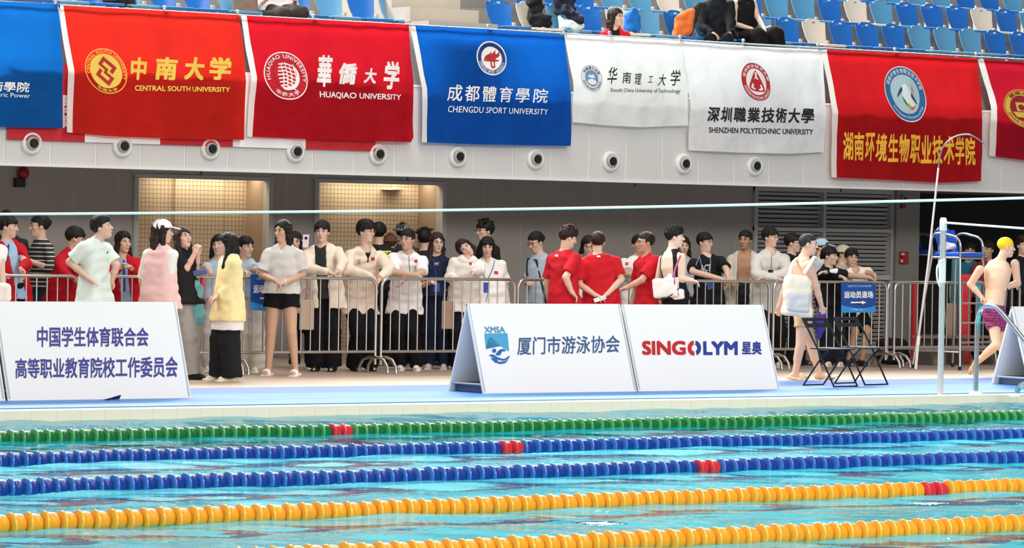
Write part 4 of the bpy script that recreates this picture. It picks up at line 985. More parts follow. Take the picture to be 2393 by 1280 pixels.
            if st in ('short', 'bun', 'tied'):
                below = np.maximum(u-(lowcut+.0*f), -9); below = u-lowcut
                keep = np.minimum(below, 9)
                cut = np.maximum(u-lowcut, 0)*0
                Fv = np.where(u < lowcut+.03, np.maximum(Fv, (lowcut-u)*sh) if st != 'tied' else np.where(f > -.085, np.maximum(Fv, (lowcut-u)*sh), Fv), Fv)
                ear = np.maximum(np.maximum(u-sb, -.045-f), f-.2)   # clear the ear and cheek
                Fv = np.maximum(Fv, -ear*sh)
            Fv = Fv+.0042*np.sin(l*190+u*70+3*np.sin(u*50)+2*np.sin(f*60))*np.clip(1, 0, 1)*hk.get('rough', 1)
            return Fv
        V, F = solid(shell, .0075 if lod >= 1 else .010, 0, post); o = mesh_obj('hair', V, F, hm, root, True)
        if hk.get('spike'):
            sp_ = MB(); rr = random.Random(len(label))
            for k in range(26):
                a = rr.uniform(0, 6.28); b = rr.uniform(0, 1.1); d = nrm(Lh*math.sin(b)*math.cos(a)+hF*math.sin(b)*math.sin(a)+hU*math.cos(b)); c = hp_(0, -.012, .04)+d*(.092+t)*sh
                sp_.tube([c-d*.02, c+d*.008+Lh*rr.uniform(-.02, .02), c+d*.015+hF*rr.uniform(-.02, .03)+Lh*rr.uniform(-.03, .03)], [.022, .014, .004], 6)
            sp_.build('hair_tuft', hm, root, True)
    if cap:
        cm = mat(cap[1], .6, noise=.04); kind = cap[0]
        cops = [('a', e((0, -.012, .050), (.092, .110, .086)), 0)]
        if kind == 'swim': cops = [('a', e((0, -.014, .042), (.080, .101, .083)), 0)]
        tl = -.10 if kind == 'swim' else 0
        cops.append(('s', plane_cut(hp_(0, .0, .030 if kind != 'swim' else -.002), -(hU-hF*(.42 if kind == 'swim' else .16))), 0))
        if kind == 'cap': cops += [('a', p_ell(hp_(0, .135, .040), np.array([Lh, nrm(hF-hU*.22), nrm(hU+hF*.22)]), R3(.070, .065, .008)), .008)]
        if kind == 'bucket': cops += [('a', p_ell(hp_(0, -.01, .035), H, R3(.135, .150, .014)), .02)]
        V, F = solid(cops, .007); o = mesh_obj('cap', V, F, cm, root, True); o['label'] = cap[2]
    # ---- clothes
    def garment(name, g, lab=None):
        t = g.get('t', .012)*s; lo = g.get('loose', .03); hem = g.get('hem', -.02)
        ST = stations(t, lo, lo=-.01, hi=.95)
        b = pc+up*0+UP*0; c0 = ST[0]
        low = pc+spine*hem if hem >= 0 else pc+UP*hem*np.linalg.norm(spine)+Fb*.012*s
        if abs(hem)*np.linalg.norm(spine) < .05: ST = ST[1:]
        ST = [(low, c0[1], c0[2], max(c0[3]+lo*.5, .188*s+t)-(g.get('nip', 0)), max(c0[4]+lo*.25, .132*s+t))]+ST+[(pc+spine*.985, Lb2, Fb2, sw*.5+t, .064*s+t)]
        op = [('a', p_sweep(ST), 0)]
        sl = g.get('slv', .45); r1 = g.get('sw', .058)*s; r2 = g.get('cuff', r1/s*.92)*s
        for sp, E, W in ((shl, ell_, wl_), (shr, elr_, wr_)):
            if sl <= 0:
                op.append(('a', p_cone(sp-Lb2*0, sp+(E-sp)*.05, .052*s+t, .05*s+t), .02)) if g.get('cape') else None; continue
            if sl < 1: e1 = sp+(E-sp)*min(1, sl*1.5) if sl*1.5 <= 1 else E+(W-E)*(sl*1.5-1)/.5*.9
            if sl*1.5 <= 1: op += [('a', p_capped(sp, sp+(E-sp)*sl*1.5, r1, r2), .025)]
            else:
                k = min(1, (sl*1.5-1)*2); op += [('a', p_cone(sp, E, r1, r2*1.0), .025), ('a', p_capped(E, E+(W-E)*k, r2, g.get('end', .042)*s), .02)]
                if g.get('puff'): op.append(('a', p_cone(E+(W-E)*(k-.25), E+(W-E)*(k-.08), r2*1.08, r2*.95), .02))
        if g.get('collar'): op.append(('a', p_cone(nb-up*.025*s-Fb2*.008, nb+up*(g['collar'])*s+Fb2*.0, .073*s, .068*s), .015))
        # neckline
        nl = g.get('neck', .0); top_ = nb+up*(.02+g.get('collar', 0))*s
        op.append(('s', p_cone(nb+up*(.005)*s+Fb2*.01, nb+up*.16*s+Fb2*.02, .058*s, .062*s), .004))
        if nl: op.append(('s', p_cone(nb+Fb2*.09*s+up*.05*s, nb+Fb2*.115*s-up*nl*s, .052*s, .008*s), .008))
        op.append(('s', plane_cut(low+spine*.012, -UP if hem < 0 else -spine), 0))
        if g.get('open'):
            w = g['open']; c = (nb+low)/2; hgt_ = np.linalg.norm(nb-low)/2
            op.append(('s', p_box(c+Fb2*.14*s+Lb2*g.get('osh', 0), np.array([Lb2, Fb2, up]), (w*s, .13*s, hgt_+.05), .01), .01))
        if g.get('tank'):                                  # wide arm holes and low back
            for sp, sg in ((shl, 1), (shr, -1)): op.append(('s', p_cone(sp+up*.05+Lb2*sg*.01, sp-up*.11*s+Lb2*sg*.035, .058*s, .050*s), .01))
        if g.get('lowback'): op.append(('s', p_ell(nb-Fb2*.13*s-up*.12*s, np.array([Lb2, Fb2, up]), (.115*s, .10*s, .27*s)), .012))
        if g.get('hood'): op.append(('a', p_ell(nb-Fb2*.075*s+up*.005, np.array([Lb2, Fb2, up]), (.10*s, .06*s, .07*s)), .02))
        V, F = solid(op, g.get('h', .0105), g.get('wr', .0055))
        o = mesh_obj(name, V, F, g['m'] if 'm' in g else mat(g['c'], g.get('rough', .8), spec=.2, noise=.05, nscale=14), root, True)
        if lab: o['label'] = lab
        return o
    if inner: ctx['inner'] = garment(inner.get('n', 'shirt'), dict(dict(t=.007, loose=.012, slv=0, wr=.003, hem=-.05), **inner))
    if topw: ctx['top'] = garment(topw.get('n', 'shirt'), topw, topw.get('lab'))
    if bot:
        t = bot.get('t', .012)*s; kd = bot.get('k', 'trousers'); ln_ = bot.get('len', 1.0); m = mat(bot['c'], .85, spec=.15, noise=.06, nscale=12)
        w1, w2, w3 = [q*s for q in bot.get('w', (.094, .075, .065))]
        op = [('a', p_sweep(stations(t, .0, lo=-.14, hi=bot.get('rise', .25))), 0)]
        for hp, kn, ak in ((hipl, knl, akl), (hipr, knr, akr)):
            if ln_ <= .5: op.append(('a', p_capped(hp, hp+(kn-hp)*ln_*2, w1, w1+(w2-w1)*ln_*2), .03))
            else:
                k = (ln_-.5)*2; end = kn+(ak-kn)*k+(nrm(ak-kn)*.02 if k >= 1 else 0); op += [('a', p_cone(hp, kn, w1, w2), .03), ('a', p_capped(kn, end, w2, w3), .025)]
        op.append(('s', plane_cut(pc+spine*bot.get('rise', .25), spine), 0))
        V, F = solid(op, .0115, bot.get('wr', .006)); mesh_obj(kd, V, F, bot['m'] if 'm' in bot else m, root, True)
    if shoe and shoe[0] != 'bare':
        for ak, sd, ft in feet:
            G = np.array([np.cross(ft, -sd), ft, -sd]); sole = ak+sd*.068*s+ft*.055*s
            if shoe[0] == 'slide':
                op = [('a', p_box(sole+sd*.004, G, (.050*s, .145*s, .016*s), .014), 0), ('a', p_ell(ak+sd*.045*s+ft*.085*s, G, (.052*s, .046*s, .048*s)), .006)]
            else:
                op = [('a', p_box(sole, G, (.047*s, .145*s, .022*s), .02), 0), ('a', p_cone(ak+sd*.03*s-ft*.02*s, ak+sd*.048*s+ft*.13*s, .046*s, .036*s), .012), ('a', p_cone(ak+sd*.0*s-ft*.015, ak+sd*.035*s, .042*s, .044*s), .012)]
            op.append(('s', plane_cut(ak+sd*.088*s if sd[2] < -.75 else ak+sd*.092*s, sd), 0))
            V, F = solid(op, .008); c = V[F].mean(1); hgt2 = (c-(ak+sd*.086*s))@(-sd)
            mesh_obj(shoe[0] if shoe[0] != 'sneaker' else 'sneaker', V, F, None, root, True, [mat(shoe[1], .6, noise=.05), mat(shoe[2] if len(shoe) > 2 else shoe[1], .6)], (hgt2 < .026).astype(int))
    return ctx
def hit_tree(o):
    org = Vector(ORG.get(o.name, (0, 0, 0))); V = [v.co+org for v in o.data.vertices]; return BVHTree.FromPolygons(V, [tuple(p.vertices) for p in o.data.polygons])
def on_cloth(o, pts, lift=.004):
    T = o if isinstance(o, BVHTree) else hit_tree(o); out = []
    for x, y in pts:
        h = T.ray_cast(Vector(CAM), Vector(nrm(ray(x, y))))
        if h[0] is None: h = T.find_nearest(Vector(DP(x, y, out and dep(out[-1]) or 42)))
        n = h[1]; n = n if n.dot(Vector(ray(x, y))) < 0 else -n; out.append(np.array(h[0]+n*lift))
    return out
def patch(name, o, q, m, root, lab=None, n=4):             # small patch laid on a garment, q: TL TR BR BL pixels
    fq = quad_map(q); g = [[i/n, j/n] for j in range(n+1) for i in range(n+1)]; P = on_cloth(o, fq(np.array(g)))
    F = [(j*(n+1)+i, j*(n+1)+i+1, (j+1)*(n+1)+i+1, (j+1)*(n+1)+i) for j in range(n) for i in range(n)]
    ob = mesh_obj(name, P, F, m, root)
    if lab: ob['label'] = lab
    return ob
def cloth_text(o, t, q, m, root, **kw):
    T = hit_tree(o); fq = quad_map(q); return letter('lettering', t, lambda uv: np.array(on_cloth(T, fq(uv))), m, root, maxe=.5, **kw)
def strap(name, o, pts, r, m, root, lift=.006):
    T = hit_tree(o) if not isinstance(o, BVHTree) else o; P = on_cloth(T, [p[:2] for p in bez([(a, b, 0) for a, b in pts], 5)], lift); return MB().tube(P, r, 6).build(name, m, root, True)
# ================================================================ the crowd (x, y in photo pixels; the third number is metres nearer (-) or farther (+))
BLKT = dict(c='17171a', w=(.092, .082, .078)); SNK = ('sneaker', 'e9e6e0', 'f4f2ee'); SNB = ('shoe', '18181a', '2a2a2c')
RED = 'bf1526'; flag_red = mat('c4141e', .6)
HS = ('short', dict(fringe=1)); HSU = ('short', dict(ul=.062, vol=.012))
person('person in white tee with pale bag, cut by the left frame edge', -34, 500, 5.6, 20, topw=dict(c='ece8e2', loose=.05), bot=BLKT, shoe=SNB, wl=(6, 672, -.1), el=(2, 622, 0), lod=.5)
person('person mostly hidden behind the young man in red at the far left', 15, 492, 8.6, 0, topw=dict(c='2a2c30'), bot=BLKT, shoe=SNB, lod=.5, hair=HS)
c = person('person in open red jacket over pale blue shirt, far left', 30, 503, 7.15, 45, hd=80, hx=20, topw=dict(c=RED, open=.06, slv=1, hem=-.45, loose=.05, sw=.064, n='jacket', t=.016, collar=.02), inner=dict(c='9fbfe0', hem=-.2, t=.008), bot=BLKT, shoe=SNB, wl=(48, 628, -.44), el=(60, 618, -.2), wr=(0, 640, -.4), hair=HS, hgl=(.5, -.9, .1))
strap('tie', c['inner'], [(20, 572), (17, 600), (16, 628)], .012, mat('24356e', .6), c['root'], .002)
patch('badge', c['top'], [(34, 586), (41, 586), (41, 597), (34, 597)], mat('f0e8e6', .6), c['root'])
stripe = grid_mat('26292c', 'd6d3cc', 0, .048, .013, .8, 'XZ', .1, 'striped_knit')
person('person with pinned-up hair and black and white striped top facing left', 94, 502, 7.85, -55, hd=-72, hx=92, fem=True, topw=dict(c='26292c', m=stripe, slv=.8, cuff=.052), bot=dict(c='22444c', w=(.094, .10, .10)), shoe=SNB, wl=(72, 610, -.35), wr=(66, 612, -.15), hair=('bun', dict(bun=(0, -.10, .045), ul=.064)))
c = person('person in red jacket with white earbud leaning low on the barrier', 148, 531, 7.15, 55, hd=95, pit=-12, hx=182, nd=-.1, hgt=1.70, pel=(140, 708, .1), nk=(168, 590, -.1), topw=dict(c=RED, slv=1, loose=.06, sw=.066, n='jacket', t=.018, hem=-.12), bot=dict(c='7c1420', w=(.094, .09, .08)), shoe=SNB, wl=(188, 648, -.42), wr=(176, 655, -.44), er=(150, 640, -.36), hair=('short', dict(fringe=1, t=.016)), sk='d')
MB().sphere(c['hp'](-.082, .012, -.012), (.008, .008, .014)).build('earbud', mat('f4f2ee', .3), c['root'], True)
c = person('person in pale mint tee, hand on hip, standing in front of the barrier', 218, 505, 5.85, 62, hd=84, pit=14, hx=233, nk=(222, 566, 0), topw=dict(c='d9e6dc', loose=.075, slv=.52, sw=.075, cuff=.078, hem=-.22), bot=dict(c='1a1c1e', k='shorts', len=.42, w=(.099, .11, .11)), er=(163, 612, -.12), wr=(203, 648, -.26), wl=(262, 655, .16), el=(272, 620, .15), hair=HSU, shoe=SNK, hgr=(.85, -.5, .1), curl=.15)
patch('chest_logo', c['top'], [(249, 588), (252, 588), (252, 592), (249, 592)], mat('26282a', .6), c['root'])
c = person('person with long black hair in red jacket and blue tie, smiling at the barrier', 294, 540, 7.1, 12, hd=38, hx=289, nd=-.12, fem=True, hgt=1.62, pel=(296, 712, .12), topw=dict(c=RED, open=.055, slv=1, loose=.05, sw=.06, n='jacket', t=.016, hem=-.35), inner=dict(c='9dbcdc', hem=-.3), bot=BLKT, shoe=SNB, wl=(308, 628, -.42), wr=(280, 626, -.42), hair=('long', dict(len=.20, part=.02, ul=.066, fwd=.05)), smile=True)
strap('tie', c['inner'], [(289, 604), (290, 630), (291, 680)], .012, mat('2a4a9c', .6), c['root'], .002)
person('person in white cap and pink vest with white sleeves, seen from behind', 370, 513, 5.3, 148, hd=105, hx=381, fem=True, topw=dict(c='efc3bd', slv=0, loose=.06, t=.02, hem=-.30, n='vest'), inner=dict(c='f1ece6', slv=.62, t=.010, sw=.066, cuff=.062, hem=-.1, n='jacket'), bot=dict(c='d8c0b0', w=(.094, .10, .10)), shoe=SNK, wr=(404, 705, -.12), er=(394, 645, -.1), hair=('long', dict(len=.30)), hc='2b1c18', cap=('cap', 'f4f1ec', 'white cap'))
person('person in black tee with clasped hands raised, grey wide trousers', 432, 531, 5.62, 62, hd=42, pit=18, hx=424, fem=True, nk=(424, 586, 0), topw=dict(c='1b1b1e', loose=.065, slv=.5, sw=.07, cuff=.074, hem=-.12), bot=dict(c='a5a29e', w=(.099, .105, .10)), shoe=('shoe', '1a1a1c'), er=(436, 627, -.12), wr=(455, 592, -.12), wl=(462, 594, .0), el=(458, 630, .06), ar=(450, 878, -.1), al=(440, 876, .15), hair=('long', dict(len=.34, part=.03, ul=.062, fwd=.07)), hc='2e1e1a', hgr=(.3, .9, 0), hgl=(.2, .9, 0), curl=.9)
person('person in pale yellow cardigan with straight black hair facing left', 531, 544, 5.05, -62, hd=-84, hx=531, fem=True, nk=(538, 602, 0), topw=dict(c='f2e0a2', loose=.08, slv=.98, sw=.075, cuff=.068, end=.058, hem=-.42, n='cardigan', t=.02, neck=.08), inner=dict(c='ece8e4', hem=-.62, t=.02, loose=.05), bot=dict(c='202124', w=(.099, .12, .125), rise=.1), shoe=('shoe', 'e6dcc0', 'd8cca8'), wl=(510, 692, -.14), el=(548, 668, -.12), wr=(503, 690, .08), ar=(512, 876, .08), al=(540, 878, -.05), hair=('long', dict(len=.30, ul=.058, fwd=.06)))
person('person in pale blue tee hidden behind the yellow cardigan', 508, 548, 7.4, -10, hx=511, fem=True, topw=dict(c='b4c9da'), bot=dict(c='cfcac2', w=(.094, .10, .11)), shoe=SNK, wr=(489, 633, -.42), er=(484, 626, -.3), lod=.5, hair=('long', dict(len=.2)))
person('person in pale blue tee with tied hair leaning beside the blue sign', 580, 552, 7.1, -5, hd=42, hx=575, nd=-.08, fem=True, hgt=1.63, topw=dict(c='b4c9da', loose=.05), bot=dict(c='cfc9be', w=(.099, .11, .115)), shoe=SNK, wl=(606, 633, -.44), el=(592, 630, -.3), wr=(572, 634, -.44), er=(556, 628, -.3), hair=('tied', dict(len=.04, fringe=1)))
c = person('tall person in grey polo, black shorts and white slides, hands clasped', 656, 514, 6.2, -8, hd=-38, hx=661, fem=True, nk=(662, 580, 0), topw=dict(c='cdc9c4', loose=.035, slv=.55, sw=.072, cuff=.076, hem=-.02, collar=.03, neck=.06, n='polo_shirt'), bot=dict(c='151517', k='shorts', len=.17, w=(.112, .115, .112)), wl=(668, 660, -.26), el=(708, 640, -.02), wr=(642, 655, -.28), er=(612, 642, -.04), al=(690, 862, -.05), ar=(627, 863, .05), shoe=('slide', 'f0e4da'), hair=('long', dict(len=.22, part=.004, ul=.078)), hgl=(-.9, -.4, .1), hgr=(.8, -.6, .1), sk='d')
MB().tube([c['wl']+.034*(math.cos(a)*UP+math.sin(a)*EV) for a in np.linspace(0, 6.28, 13)[:-1]], .008, 6, True).build('watch', mat('d8d2c8', .3), c['root'], True)
person('person holding up a phone behind the tall grey polo', 706, 541, 7.95, 5, hx=689, fem=True, topw=dict(c='ead9d2', slv=1, loose=.05, n='jacket', sw=.066, hem=-.45), bot=dict(c='24262c'), shoe=SNK, wl=(712, 584, -.3), el=(726, 628, -.15), wr=(716, 592, -.28), hair=('long', dict(len=.2, ul=.058)), hgl=(.05, 1, 0))
c = person('person in open cream jacket over dark tee, hands on the rail', 757, 516, 7.1, -4, hd=-6, hx=753, topw=dict(c='e8dac6', open=.062, slv=1, loose=.07, sw=.068, cuff=.062, n='jacket', t=.02, hem=-.38, collar=.05), inner=dict(c='2a2e2d', hem=-.18), bot=dict(c='16171b', w=(.099, .10, .11)), shoe=('shoe', '15161a', 'e8e6e2'), wl=(790, 634, -.44), el=(800, 612, -.2), wr=(768, 636, -.44), er=(722, 628, -.25), hair=('short', dict(fringe=1, t=.017)), hgl=(-.9, -.5, .1), hgr=(.9, -.3, .1))
c = person('person with glasses in zipped cream jacket leaning over the rail', 846, 516, 7.1, 22, hd=58, hx=856, nd=-.14, hgt=1.77, pel=(836, 706, .1), nk=(856, 586, -.1), topw=dict(c='e6d5c2', slv=1, loose=.07, sw=.072, cuff=.068, n='jacket', t=.018, hem=-.22, collar=.055, neck=.10, wr=.008), inner=dict(c='1c1c20'), bot=dict(c='15171b', w=(.094, .09, .095)), shoe=SNB, wl=(888, 650, -.46), el=(908, 628, -.3), wr=(872, 648, -.48), er=(812, 630, -.32), glasses='a5633a', hair=('short', dict(fringe=1, vol=.02, t=.018)), hgl=(-.4, -.9, .1), hgr=(.6, -.8, .1))
patch('flag_patch', c['top'], [(867, 601), (875, 601), (875, 608), (867, 608)], flag_red, c['root'], 'red flag patch'); patch('chest_logo', c['top'], [(835, 606), (843, 606), (843, 618), (835, 618)], mat('a8a47e', .6), c['root'])
c = person('person from behind in black vest with yellow-green back panel', 892, 520, 8.3, 176, hx=886, topw=dict(c='1c2024', slv=.45), bot=BLKT, shoe=SNB, lod=.6, hair=('short', dict(back=1, t=.018)))
patch('back_panel', c['top'], [(876, 586), (914, 586), (914, 628), (876, 628)], mat('d3dc3c', .6), c['root'], 'yellow-green back panel'); cloth_text(c['top'], '裁判员', [(879, 590), (912, 590), (912, 606), (879, 606)], mat('22262a', .6), c['root'], bold=.03)
person('person in brown hat behind the crowd, between the leaning white jackets', 912, 546, 9.1, 175, topw=dict(c='2c2620'), bot=BLKT, shoe=SNB, lod=.5, hair=('short', dict(back=1)), hc='5a3a26', cap=('bucket', '6e4c36', 'brown hat'))
person('person in grey hat behind the crowd in front of the tiled lobby', 942, 520, 9.3, 170, topw=dict(c='4a4c50'), bot=BLKT, shoe=SNB, lod=.5, hair=('short', dict(back=1)), cap=('bucket', '8e8f90', 'grey hat'))
c = person('person in white zip jacket with rolled sleeves, arms crossed on the rail', 955, 535, 7.1, -6, hd=-24, hx=952, nd=-.16, hgt=1.70, pel=(946, 706, .1), nk=(954, 596, -.12), topw=dict(c='efecea', slv=.62, loose=.05, sw=.074, cuff=.07, n='jacket', t=.018, hem=-.24, collar=.03, wr=.006), bot=dict(c='15171b', w=(.094, .085, .085)), shoe=SNK, wr=(978, 645, -.48), er=(922, 638, -.34), wl=(943, 652, -.42), el=(986, 638, -.3), hair=('short', dict(ul=.054)), sk='d', hgr=(.7, -.6, 0), hgl=(-.4, -.9, 0))
patch('flag_patch', c['top'], [(968, 607), (976, 606), (976, 613), (969, 614)], flag_red, c['root'], 'red flag patch'); strap('zip', c['top'], [(955, 590), (956, 610), (958, 634)], .0035, mat('2a2c30', .5), c['root'], .001)
person('person with spiky black hair facing away behind the white jacket', 993, 536, 8.5, 172, topw=dict(c='22242a'), bot=BLKT, shoe=SNB, lod=.6, hair=('short', dict(back=1, spike=1, t=.014)))
c = person('person with long dark hair, round glasses and navy tee with lanyard', 1020, 543, 7.4, -4, hd=18, hx=1022, fem=True, hgt=1.66, topw=dict(c='1b2340', slv=.5, loose=.04), bot=dict(c='1a2036', w=(.094, .09, .085)), shoe=('sneaker', 'bdb6ae', 'e6e2dc'), wl=(1042, 690, -.05), el=(1046, 645, .02), wr=(1004, 660, -.2), glasses='8a7a70', hair=('long', dict(len=.44, part=.01, ul=.070, fwd=.06)), hc='2c1d19')
strap('lanyard', c['top'], [(1012, 605), (1018, 640), (1021, 662)], .006, mat('23407c', .6), c['root']); patch('name_card', c['top'], [(1014, 662), (1027, 662), (1027, 682), (1014, 682)], mat('2a4aa0', .5), c['root'], 'blue name card')
cloth_text(c['top'], 'MY', [(1016, 613), (1026, 613), (1026, 620), (1016, 620)], mat('d8d4b0', .6), c['root'], bold=.02)
c = person('person in white hoodie with head tilted onto a friend at the rail', 1088, 563, 7.1, 2, hd=8, tilt=48, hx=1070, nd=-.12, fem=True, hgt=1.60, nk=(1092, 603, -.12), pel=(1082, 708, .05), topw=dict(c='ece6df', slv=1, loose=.06, sw=.066, n='hoodie', t=.016, hem=-.2, wr=.007), bot=dict(c='17181c', w=(.094, .095, .095)), shoe=('sneaker', 'e4ded6', 'efebe6'), wl=(1106, 636, -.44), el=(1122, 632, -.2), wr=(1066, 650, -.3), er=(1050, 648, -.1), hair=('long', dict(len=.24, ul=.068, fwd=.05)), hc='251814', hgl=(-.2, -.9, .1))
patch('flag_patch', c['top'], [(1097, 612), (1103, 613), (1102, 620), (1096, 618)], flag_red, c['root'], 'red flag patch')
MB().tube([c['wl']+nrm(c['el']-c['wl'])*t for t in (.005, .05)], [.036, .040], 10).build('wristband', mat('6e5540', .7), c['root'], True)
person('tall person in black with glasses looking left behind the white polo', 1146, 515, 8.35, -58, hx=1133, topw=dict(c='1a1b1d'), bot=BLKT, shoe=SNB, lod=1, glasses='2a2422', hair=('short', dict(fringe=1, t=.018, spike=1)))
c = person('person in white polo with bob hair, lanyard and blue name card', 1147, 553, 7.2, 4, pit=-8, hx=1139, hgt=1.63, fem=True, wide=1.08, topw=dict(c='e9e6e1', slv=.55, loose=.05, sw=.07, cuff=.07, hem=-.25, collar=.03, neck=.05, n='polo_shirt'), bot=BLKT, shoe=SNK, wl=(1174, 706, -.05), wr=(1118, 700, -.05), hair=('bob', dict(len=.09, fringe=1, ul=.044)))
for pts in ([(1127, 603), (1129, 630), (1134, 655)], [(1157, 604), (1150, 630), (1138, 655)]): strap('lanyard', c['top'], pts, .005, mat('4a6a9c', .6), c['root'])
patch('name_card', c['top'], [(1130, 660), (1142, 660), (1142, 684), (1130, 684)], mat('24449a', .5), c['root'], 'blue name card'); patch('flag_patch', c['top'], [(1155, 633), (1164, 634), (1164, 641), (1155, 640)], flag_red, c['root'], 'red flag patch')
c = person('person with hair bun and glasses looking down in pale blue sports tee', 1258, 543, 7.4, -32, hd=-48, pit=-20, hx=1247, fem=True, topw=dict(c='a7bcc8', slv=.5, loose=.025, t=.009, hem=-.2), bot=dict(c='24262c'), shoe=SNB, wl=(1276, 690, 0), wr=(1236, 660, -.2), glasses='3a2418', hair=('bun', dict(bun=(0, -.115, .02), ul=.066)))
strap('backpack_strap', c['top'], [(1236, 596), (1232, 620), (1233, 645)], .014, mat('1c1d20', .7), c['root'])
c = person('person with curly dark hair in red tee, hand on hip, seen from behind', 1315, 531, 6.0, 138, hd=112, hx=1334, pit=-14, nk=(1318, 593, 0), topw=dict(c='c21a28', loose=.05, slv=.52, sw=.072, cuff=.075, hem=-.25), bot=BLKT, shoe=SNB, er=(1322, 648, -.26), wr=(1336, 682, -.24), hair=('short', dict(spike=1, vol=.02, t=.018)), hc='2a1a16', hgr=(.7, -.7, .0))
patch('back_logo', c['top'], [(1298, 594), (1305, 595), (1304, 600), (1297, 599)], WHITE, c['root'])
person('person with glasses and black bob hidden between the two red tees', 1376, 551, 7.3, 4, pit=-12, hx=1376, fem=True, topw=dict(c='d8d4d0'), bot=BLKT, shoe=SNB, lod=.6, glasses=True, hair=('bob', dict(len=.12)))
c = person('person in red tee with hands clasped behind the back', 1402, 541, 5.9, 180, hx=1397, wide=1.12, topw=dict(c='c21a28', loose=.06, slv=.52, sw=.078, cuff=.080, hem=-.35), bot=BLKT, shoe=SNB, wl=(1392, 690, -.2), el=(1354, 664, -.06), wr=(1420, 686, -.2), er=(1452, 652, -.06), hair=('short', dict(back=1, low=-.066)), hc='2e1c18', hgl=(.9, -.2, 0), hgr=(-.8, -.5, 0))
patch('back_logo', c['top'], [(1395, 597), (1403, 597), (1403, 601), (1395, 601)], WHITE, c['root'])
c = person('person in white short-sleeved jersey folding arms behind the rail', 1484, 548, 7.3, 20, hx=1494, hgt=1.68, topw=dict(c='eae5e0', slv=.5, loose=.05, sw=.074, cuff=.076, n='jersey', hem=-.35), bot=dict(c='d8d2cc'), shoe=SNK, wr=(1494, 648, -.3), er=(1466, 640, -.2), lod=.6, sk='d', hair=HS)
patch('sleeve_badge', c['top'], [(1461, 613), (1468, 613), (1468, 620), (1461, 620)], mat('c23a4a', .6), c['root'])
person('person with glasses in red polo facing left with a forearm stretched out', 1518, 542, 6.1, -58, hd=-70, hx=1508, topw=dict(c='c21a28', loose=.06, slv=.52, sw=.076, cuff=.08, hem=-.22, collar=.045, n='polo_shirt'), bot=BLKT, shoe=SNB, el=(1500, 654, -.2), wl=(1466, 672, -.2), hair=('short', dict(ul=.068)), hc='221a16', glasses='6a5a50', sk='d', hgl=(-.9, -.2, 0))
c = person('person in black low-backed swimsuit carrying a white bag, walking right', 1574, 528, 5.5, 128, hd=92, hx=1578, fem=True, sk='p', nk=(1570, 590, 0), wide=1.08, topw=dict(c='17171a', t=.005, loose=0, slv=0, hem=-.1, n='swimsuit', tank=1, wr=0, neck=.02, lowback=1), bot=dict(c='17171a', w=(.094, .09, .085)), shoe=SNB, er=(1594, 650, -.14), wr=(1612, 654, -.12), hair=('short', dict(vol=.01, rough=1.6)), hgr=(.9, -.2, 0))
person('person in pale grey tee hidden behind the swimmer with the white bag', 1604, 552, 7.9, 10, hx=1597, topw=dict(c='b4bcc0'), bot=dict(c='3a3f46'), shoe=SNK, lod=.5, hair=('long', dict(len=.2)), fem=True)
c = person('person in black tee with white chest print and lanyard, hands over the rail', 1654, 543, 7.1, 14, hd=52, hx=1648, nd=-.06, hgt=1.66, nk=(1652, 602, -.06), topw=dict(c='19191c', slv=.52, loose=.06, sw=.074, cuff=.078, hem=-.3), bot=dict(c='1c2230', w=(.094, .10, .10)), shoe=SNB, wl=(1702, 650, -.46), el=(1698, 630, -.3), wr=(1688, 652, -.48), er=(1618, 634, -.32), hair=HS, glasses='8a8078', hgl=(-.1, -.95, 0), hgr=(.5, -.8, 0), curl=.35)
cloth_text(c['top'], 'ACT', [(1637, 619), (1661, 617), (1661, 634), (1637, 634)], mat('c8ccce', .6), c['root'], bold=.02)
for pts in ([(1635, 594), (1638, 615), (1646, 645)], [(1658, 596), (1660, 615), (1658, 645)]): strap('lanyard', c['top'], pts, .005, mat('93a8c0', .6), c['root'])
patch('name_card', c['top'], [(1650, 660), (1664, 657), (1668, 672), (1655, 678)], mat('24509c', .5), c['root'], 'blue name card')
person('bare-chested person in open cream robe at the rail', 1738, 538, 7.85, -14, hd=-24, hx=1742, sk='b98d70', topw=dict(c='d6ccbc', open=.085, slv=1, loose=.07, n='robe', t=.02, hem=-.55, sw=.07, collar=.03), bot=dict(c='2a2a2e'), shoe=SNB, wl=(1770, 680, 0), wr=(1712, 660, -.25), hair=('short', dict(ul=.058)))
c = person('person in pale grey jacket with lanyard, arms folded on the rail', 1797, 531, 7.1, 16, hd=52, hx=1801, nd=-.1, hgt=1.74, pel=(1792, 706, .1), nk=(1801, 594, -.1), topw=dict(c='d8d4cd', slv=1, loose=.06, sw=.072, cuff=.07, n='jacket', t=.02, hem=-.22, collar=.045, wr=.007), bot=dict(c='17181c', w=(.094, .095, .09)), shoe=SNK, wr=(1818, 652, -.46), er=(1766, 640, -.34), wl=(1786, 648, -.42), el=(1842, 636, -.3), hair=('short', dict(fringe=1, t=.016, ph=1)), glasses='9a8e84')
strap('zip', c['top'], [(1803, 592), (1803, 610), (1802, 628)], .004, mat('30343a', .5), c['root'], .001); patch('name_card', c['top'], [(1795, 630), (1807, 630), (1807, 637), (1795, 637)], mat('20304c', .5), c['root'])
person('person in black with glasses behind the swimmer with the cream backpack', 1858, 545, 7.6, 50, hd=74, hx=1854, topw=dict(c='16171a'), bot=BLKT, shoe=SNB, glasses='9a5a4a', hair=HS)
